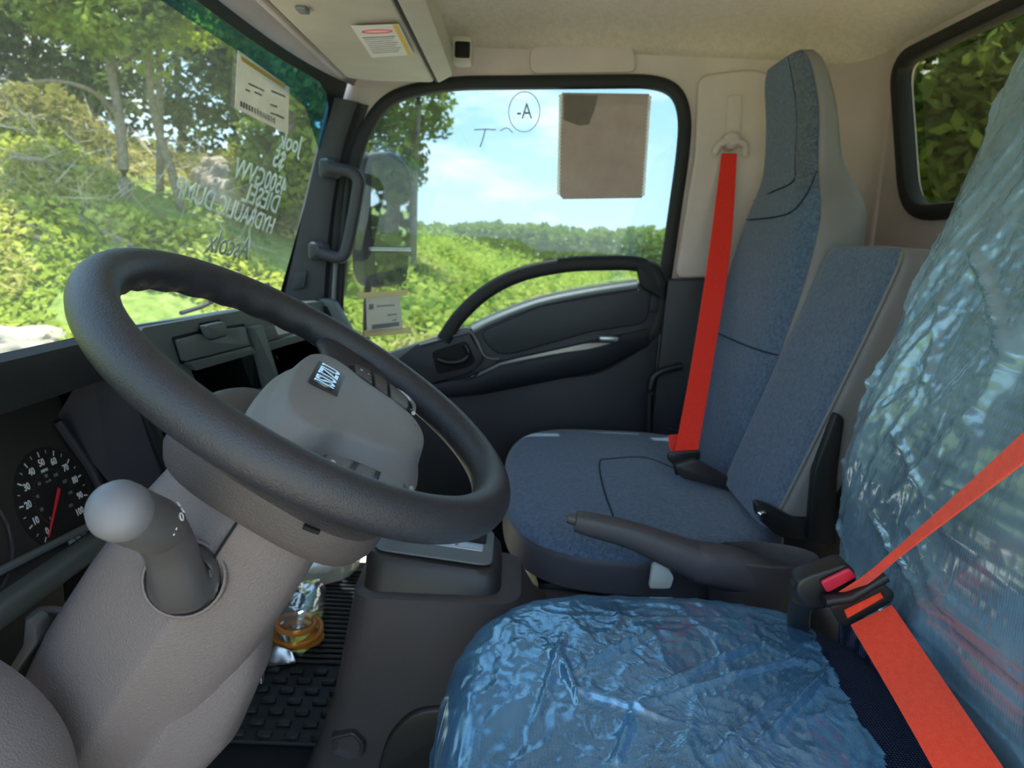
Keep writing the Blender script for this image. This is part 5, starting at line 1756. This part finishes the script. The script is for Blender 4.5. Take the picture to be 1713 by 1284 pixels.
leaves('straw_patches', scatter(9000, -12, 13, 10.5, 22, lambda x, y, d, th: 0.9 * h_flat(x, y, d, th) if noise.noise(Vector((x * 0.55, y * 0.55, 77))) > 0.22 else 0), 0.10, MT['weed_yellow'], label='tan straw patches among the low bushes', cat='grass', kind='stuff', aspect=0.3)
leaves('woodland_undergrowth', scatter(26000, 9, 60, 15.5, 25, lambda x, y, d, th: max(0, 0.55 + 1.5 * noise.noise(Vector((x * 0.5, y * 0.5, 51))))), 0.12, MT['leaf_olive'], label='olive undergrowth between the trees above the bank', cat='undergrowth', kind='stuff')
leaves('dead_brush', scatter(1100, 20, 60, 12.5, 19, lambda x, y, d, th: 0.8), 0.50, MT['dead'], label='tangle of dead twigs strewn over the bank', cat='brush', kind='stuff', aspect=0.022, up=0.0)
far = []
for _ in range(26000):
    th = math.radians(random.uniform(-34, 13))
    d = random.uniform(88, 104)
    x, y = d * math.cos(th), d * math.sin(th)
    top_ = 3.3 + 1.3 * noise.noise(Vector((th * 14, 2, 5))) + 0.8 * noise.noise(Vector((th * 50, 1, 5)))
    far.append((x, y, lerp(-2.6, top_, random.random())))
leaves('distant_treeline', far, 0.45, MT['leaf_mid'], label='distant line of trees along the horizon', cat='treeline', kind='stuff')

def tree(name, label, base, trunk, r0, crowns, m, lsize, dens, group=None, limbs=(), cat='tree'):
    """trunk: world points from the base up; crowns: (centre, radius)"""
    t = thing(name, label, cat, base, group)
    pth = spline(trunk, 5)
    n = len(pth)
    tube('trunk', pth, [lerp(r0, r0 * 0.45, i / (n - 1)) for i in range(n)], MT['bark'], t, seg=8)
    for lp, rr in limbs:
        q = spline(lp, 4)
        tube('limb', q, [lerp(rr, rr * 0.35, i / (len(q) - 1)) for i in range(len(q))], MT['bark'], t, seg=6)
    pts = np.concatenate([cluster(c, r, int(dens * r * r)) for c, r in crowns])
    leaves('crown', pts, lsize, m, t, up=0.3)
    return t
def grounded(px_, py_, X):
    p = at(px_, py_, X=X)
    return Vector((p.x, p.y, ter(p.x, p.y) - 0.05))

def px_tree(name, label, X, trunk_px, r0, crown_px, m, lsize, dens, group=None, limbs_px=(), zspread=1.0):
    tp_ = [at(a, b, X=X) for a, b in trunk_px]
    base = Vector((tp_[0].x, tp_[0].y, ter(tp_[0].x, tp_[0].y) - 0.05))
    tp_[0] = base
    cr = []
    for (a, b, r) in crown_px:
        c = at(a, b, X=X + random.uniform(-zspread, zspread))
        cr.append((c, r))
    lm = [([at(a, b, X=X + dx) for a, b, dx in q], rr) for q, rr in limbs_px]
    return tree(name, label, base, tp_, r0, cr, m, lsize, dens, group, lm)

def rcrown(x0, x1, y0, y1, n, r0, r1):
    return [(random.uniform(x0, x1), random.uniform(y0, y1), random.uniform(r0, r1)) for _ in range(n)]

px_tree('slender_tree', 'slender tree with a dark leaning trunk, leftmost on the bank', 12.5, [(212, 395), (208, 300), (200, 200), (184, 100), (176, 0), (172, -150)], 0.10, rcrown(60, 260, -160, 60, 12, 0.5, 0.9), MT['leaf_mid'], 0.085, 900, limbs_px=[([(196, 190, 0), (150, 150, -0.5), (90, 135, -0.8), (40, 140, -1.0)], 0.05), ([(186, 110, 0), (215, 95, 0.3), (245, 88, 0.5)], 0.05)])
px_tree('slender_tree', 'slender upright tree with bright lime leaves behind the windshield', 13.5, [(268, 330), (268, 220), (266, 120), (264, 20), (262, -120)], 0.075, rcrown(250, 360, -60, 70, 9, 0.35, 0.65) + [(258, 118, 0.3), (262, 75, 0.3), (330, 50, 0.5)], MT['leaf_bright'], 0.085, 800)
px_tree('slender_tree', 'thin pale tree leaning right with its foot near the boulder', 13.0, [(304, 338), (288, 290), (268, 230), (256, 180), (248, 110), (244, 20), (240, -120)], 0.085, rcrown(190, 290, -130, 10, 8, 0.4, 0.7), MT['leaf_mid'], 0.085, 800)
px_tree('leafy_tree', 'dense green tree beside the windshield pillar', 14.0, [(500, 420), (498, 330), (492, 240), (480, 140), (470, 30)], 0.12, rcrown(430, 560, 60, 330, 20, 0.55, 0.95) + rcrown(400, 520, -80, 80, 8, 0.6, 0.9), MT['leaf_mid'], 0.10, 620)
px_tree('leafy_tree', 'leafy tree showing behind the door mirror', 17.0, [(690, 430), (692, 330), (695, 250), (700, 180), (700, 100)], 0.11, [(700, 175, 0.8), (655, 165, 0.8), (720, 205, 0.6), (680, 220, 0.6), (640, 215, 0.9), (630, 270, 1.0), (660, 290, 0.8), (610, 200, 0.8), (735, 170, 0.45), (690, 265, 0.5), (615, 320, 0.9), (640, 120, 0.9), (700, 110, 0.8)], MT['leaf_mid'], 0.10, 520)
wood = [(-60, 20.0), (60, 22.5), (150, 20.5), (300, 21.5), (390, 19.5), (450, 23.0)]
for k, (wx, X) in enumerate(wood):
    lab_ = ['tall dark woodland tree at the far left edge', 'dark woodland tree behind the leftmost slender trunk', 'olive woodland tree between the slender trunks', 'dark woodland tree behind the lime-leaved tree', 'olive woodland tree left of the taped windshield note', 'dark woodland tree behind the taped windshield note'][k]
    px_tree('woodland_tree', lab_, X, [(wx, 330), (wx + 4, 230), (wx - 3, 130), (wx, 0), (wx, -150)], 0.14, rcrown(wx - 85, wx + 85, -160, 215, 20, 0.8, 1.5), [MT['leaf_dark'], MT['leaf_olive']][k % 2], 0.13, 190, 'woodland trees above the bank', zspread=2.0)
_mc = at(650, 340, plane=(at(650, 370, X=2.28), MNv))
_md = (_mc - CAM).normalized()
_md = _md - MNv * (2 * _md.dot(MNv))
_mp = [_mc + _md * d_ for d_ in (11.0, 13.0, 14.5)]
for k, (x, y, h) in enumerate([(11.5, -7.4, 6.5), (14.0, -10.2, 7), (9.5, -9.0, 6), (_mp[0].x, _mp[0].y, 7), (_mp[1].x + 2.2, _mp[1].y, 8), (_mp[2].x - 2.4, _mp[2].y, 8)]):
    b_ = Vector((x, y, ter(x, y)))
    lab_ = ['broad tree seen through the rear window, nearest the seat', 'broad tree seen through the rear window, farther off', 'broad tree seen low through the rear window', 'tree reflected in the door mirror, nearest', 'tree reflected in the door mirror, right', 'tree reflected in the door mirror, left'][k]
    cr = [(b_ + Vector((random.uniform(-2, 2), random.uniform(-2, 2), random.uniform(0.22 if k < 3 else 0.06, 1.0) * h)), random.uniform(0.9, 1.5)) for _ in range(14)]
    tree('broad_tree', lab_, b_, [b_, b_ + Vector((0.1, 0, h * 0.4)), b_ + Vector((0, 0.1, h * 0.9))], 0.16, cr, MT['leaf_dark'], 0.15, 420, 'trees behind the truck')

# fallen wood and rocks on the bank
def log(name, label, pxs, r, m, lift=0.05):
    q = [ter_at(*p) + Vector((0, 0, lift)) for p in pxs]
    q = spline(q, 5)
    o = tube(name, q, [lerp(r, r * 0.5, i / (len(q) - 1)) for i in range(len(q))], m, None, seg=9)
    return tag(o, label, 'log')
log('fallen_log', 'long pale fallen log below the slender trees', [(95, 240), (150, 248), (200, 262), (245, 285)], 0.11, MT['dead'], 0.10)
log('dead_branch', 'forked dead branch lying at the left edge of the bank', [(0, 340), (40, 350), (68, 356), (90, 415)], 0.045, MT['dead'])
log('dead_branch', 'straight dead branch low on the bank at the left', [(0, 383), (60, 402), (130, 422)], 0.045, MT['dead'])
log('dead_branch', 'dead branch lying just above the steering wheel rim', [(125, 368), (170, 392), (225, 416)], 0.055, MT['dead'])
log('dead_branch', 'crooked dead branch beside the boulder', [(262, 305), (300, 312), (330, 326), (345, 345)], 0.05, MT['dead'])
log('dead_branch', 'thin bleached branch just below the fallen log', [(20, 285), (90, 292), (160, 305)], 0.04, MT['dead'], 0.2)
def rock(name, label, px_, size, seed):
    c = ter_at(*px_)
    bm = bmesh.new()
    bmesh.ops.create_icosphere(bm, subdivisions=4, radius=1.0)
    for v in bm.verts:
        d = 1 + 0.35 * noise.noise(v.co * 1.3 + Vector((seed, 0, 0))) + 0.12 * noise.noise(v.co * 4 + Vector((0, seed, 0)))
        v.co = Vector((v.co.x * size[0] * d, v.co.y * size[1] * d, v.co.z * size[2] * d)) + c + Vector((0, 0, size[2] * 0.45))
    return tag(from_bm(name, bm, MT['rock']), label, 'boulder')
rock('boulder', 'large pale boulder on the bank beside the windshield writing', (392, 345), (0.6, 0.75, 0.60), 2.0)
rock('boulder', 'smaller pale boulder leaning on the large one', (362, 330), (0.38, 0.40, 0.52), 5.0)
rock('boulder', 'low pale rock at the foot of the bank at the left edge', (20, 590), (0.7, 0.5, 0.22), 9.0)
rock('boulder', 'low tan rock among the bushes near the mirror', (740, 475), (0.5, 0.6, 0.3), 12.0)
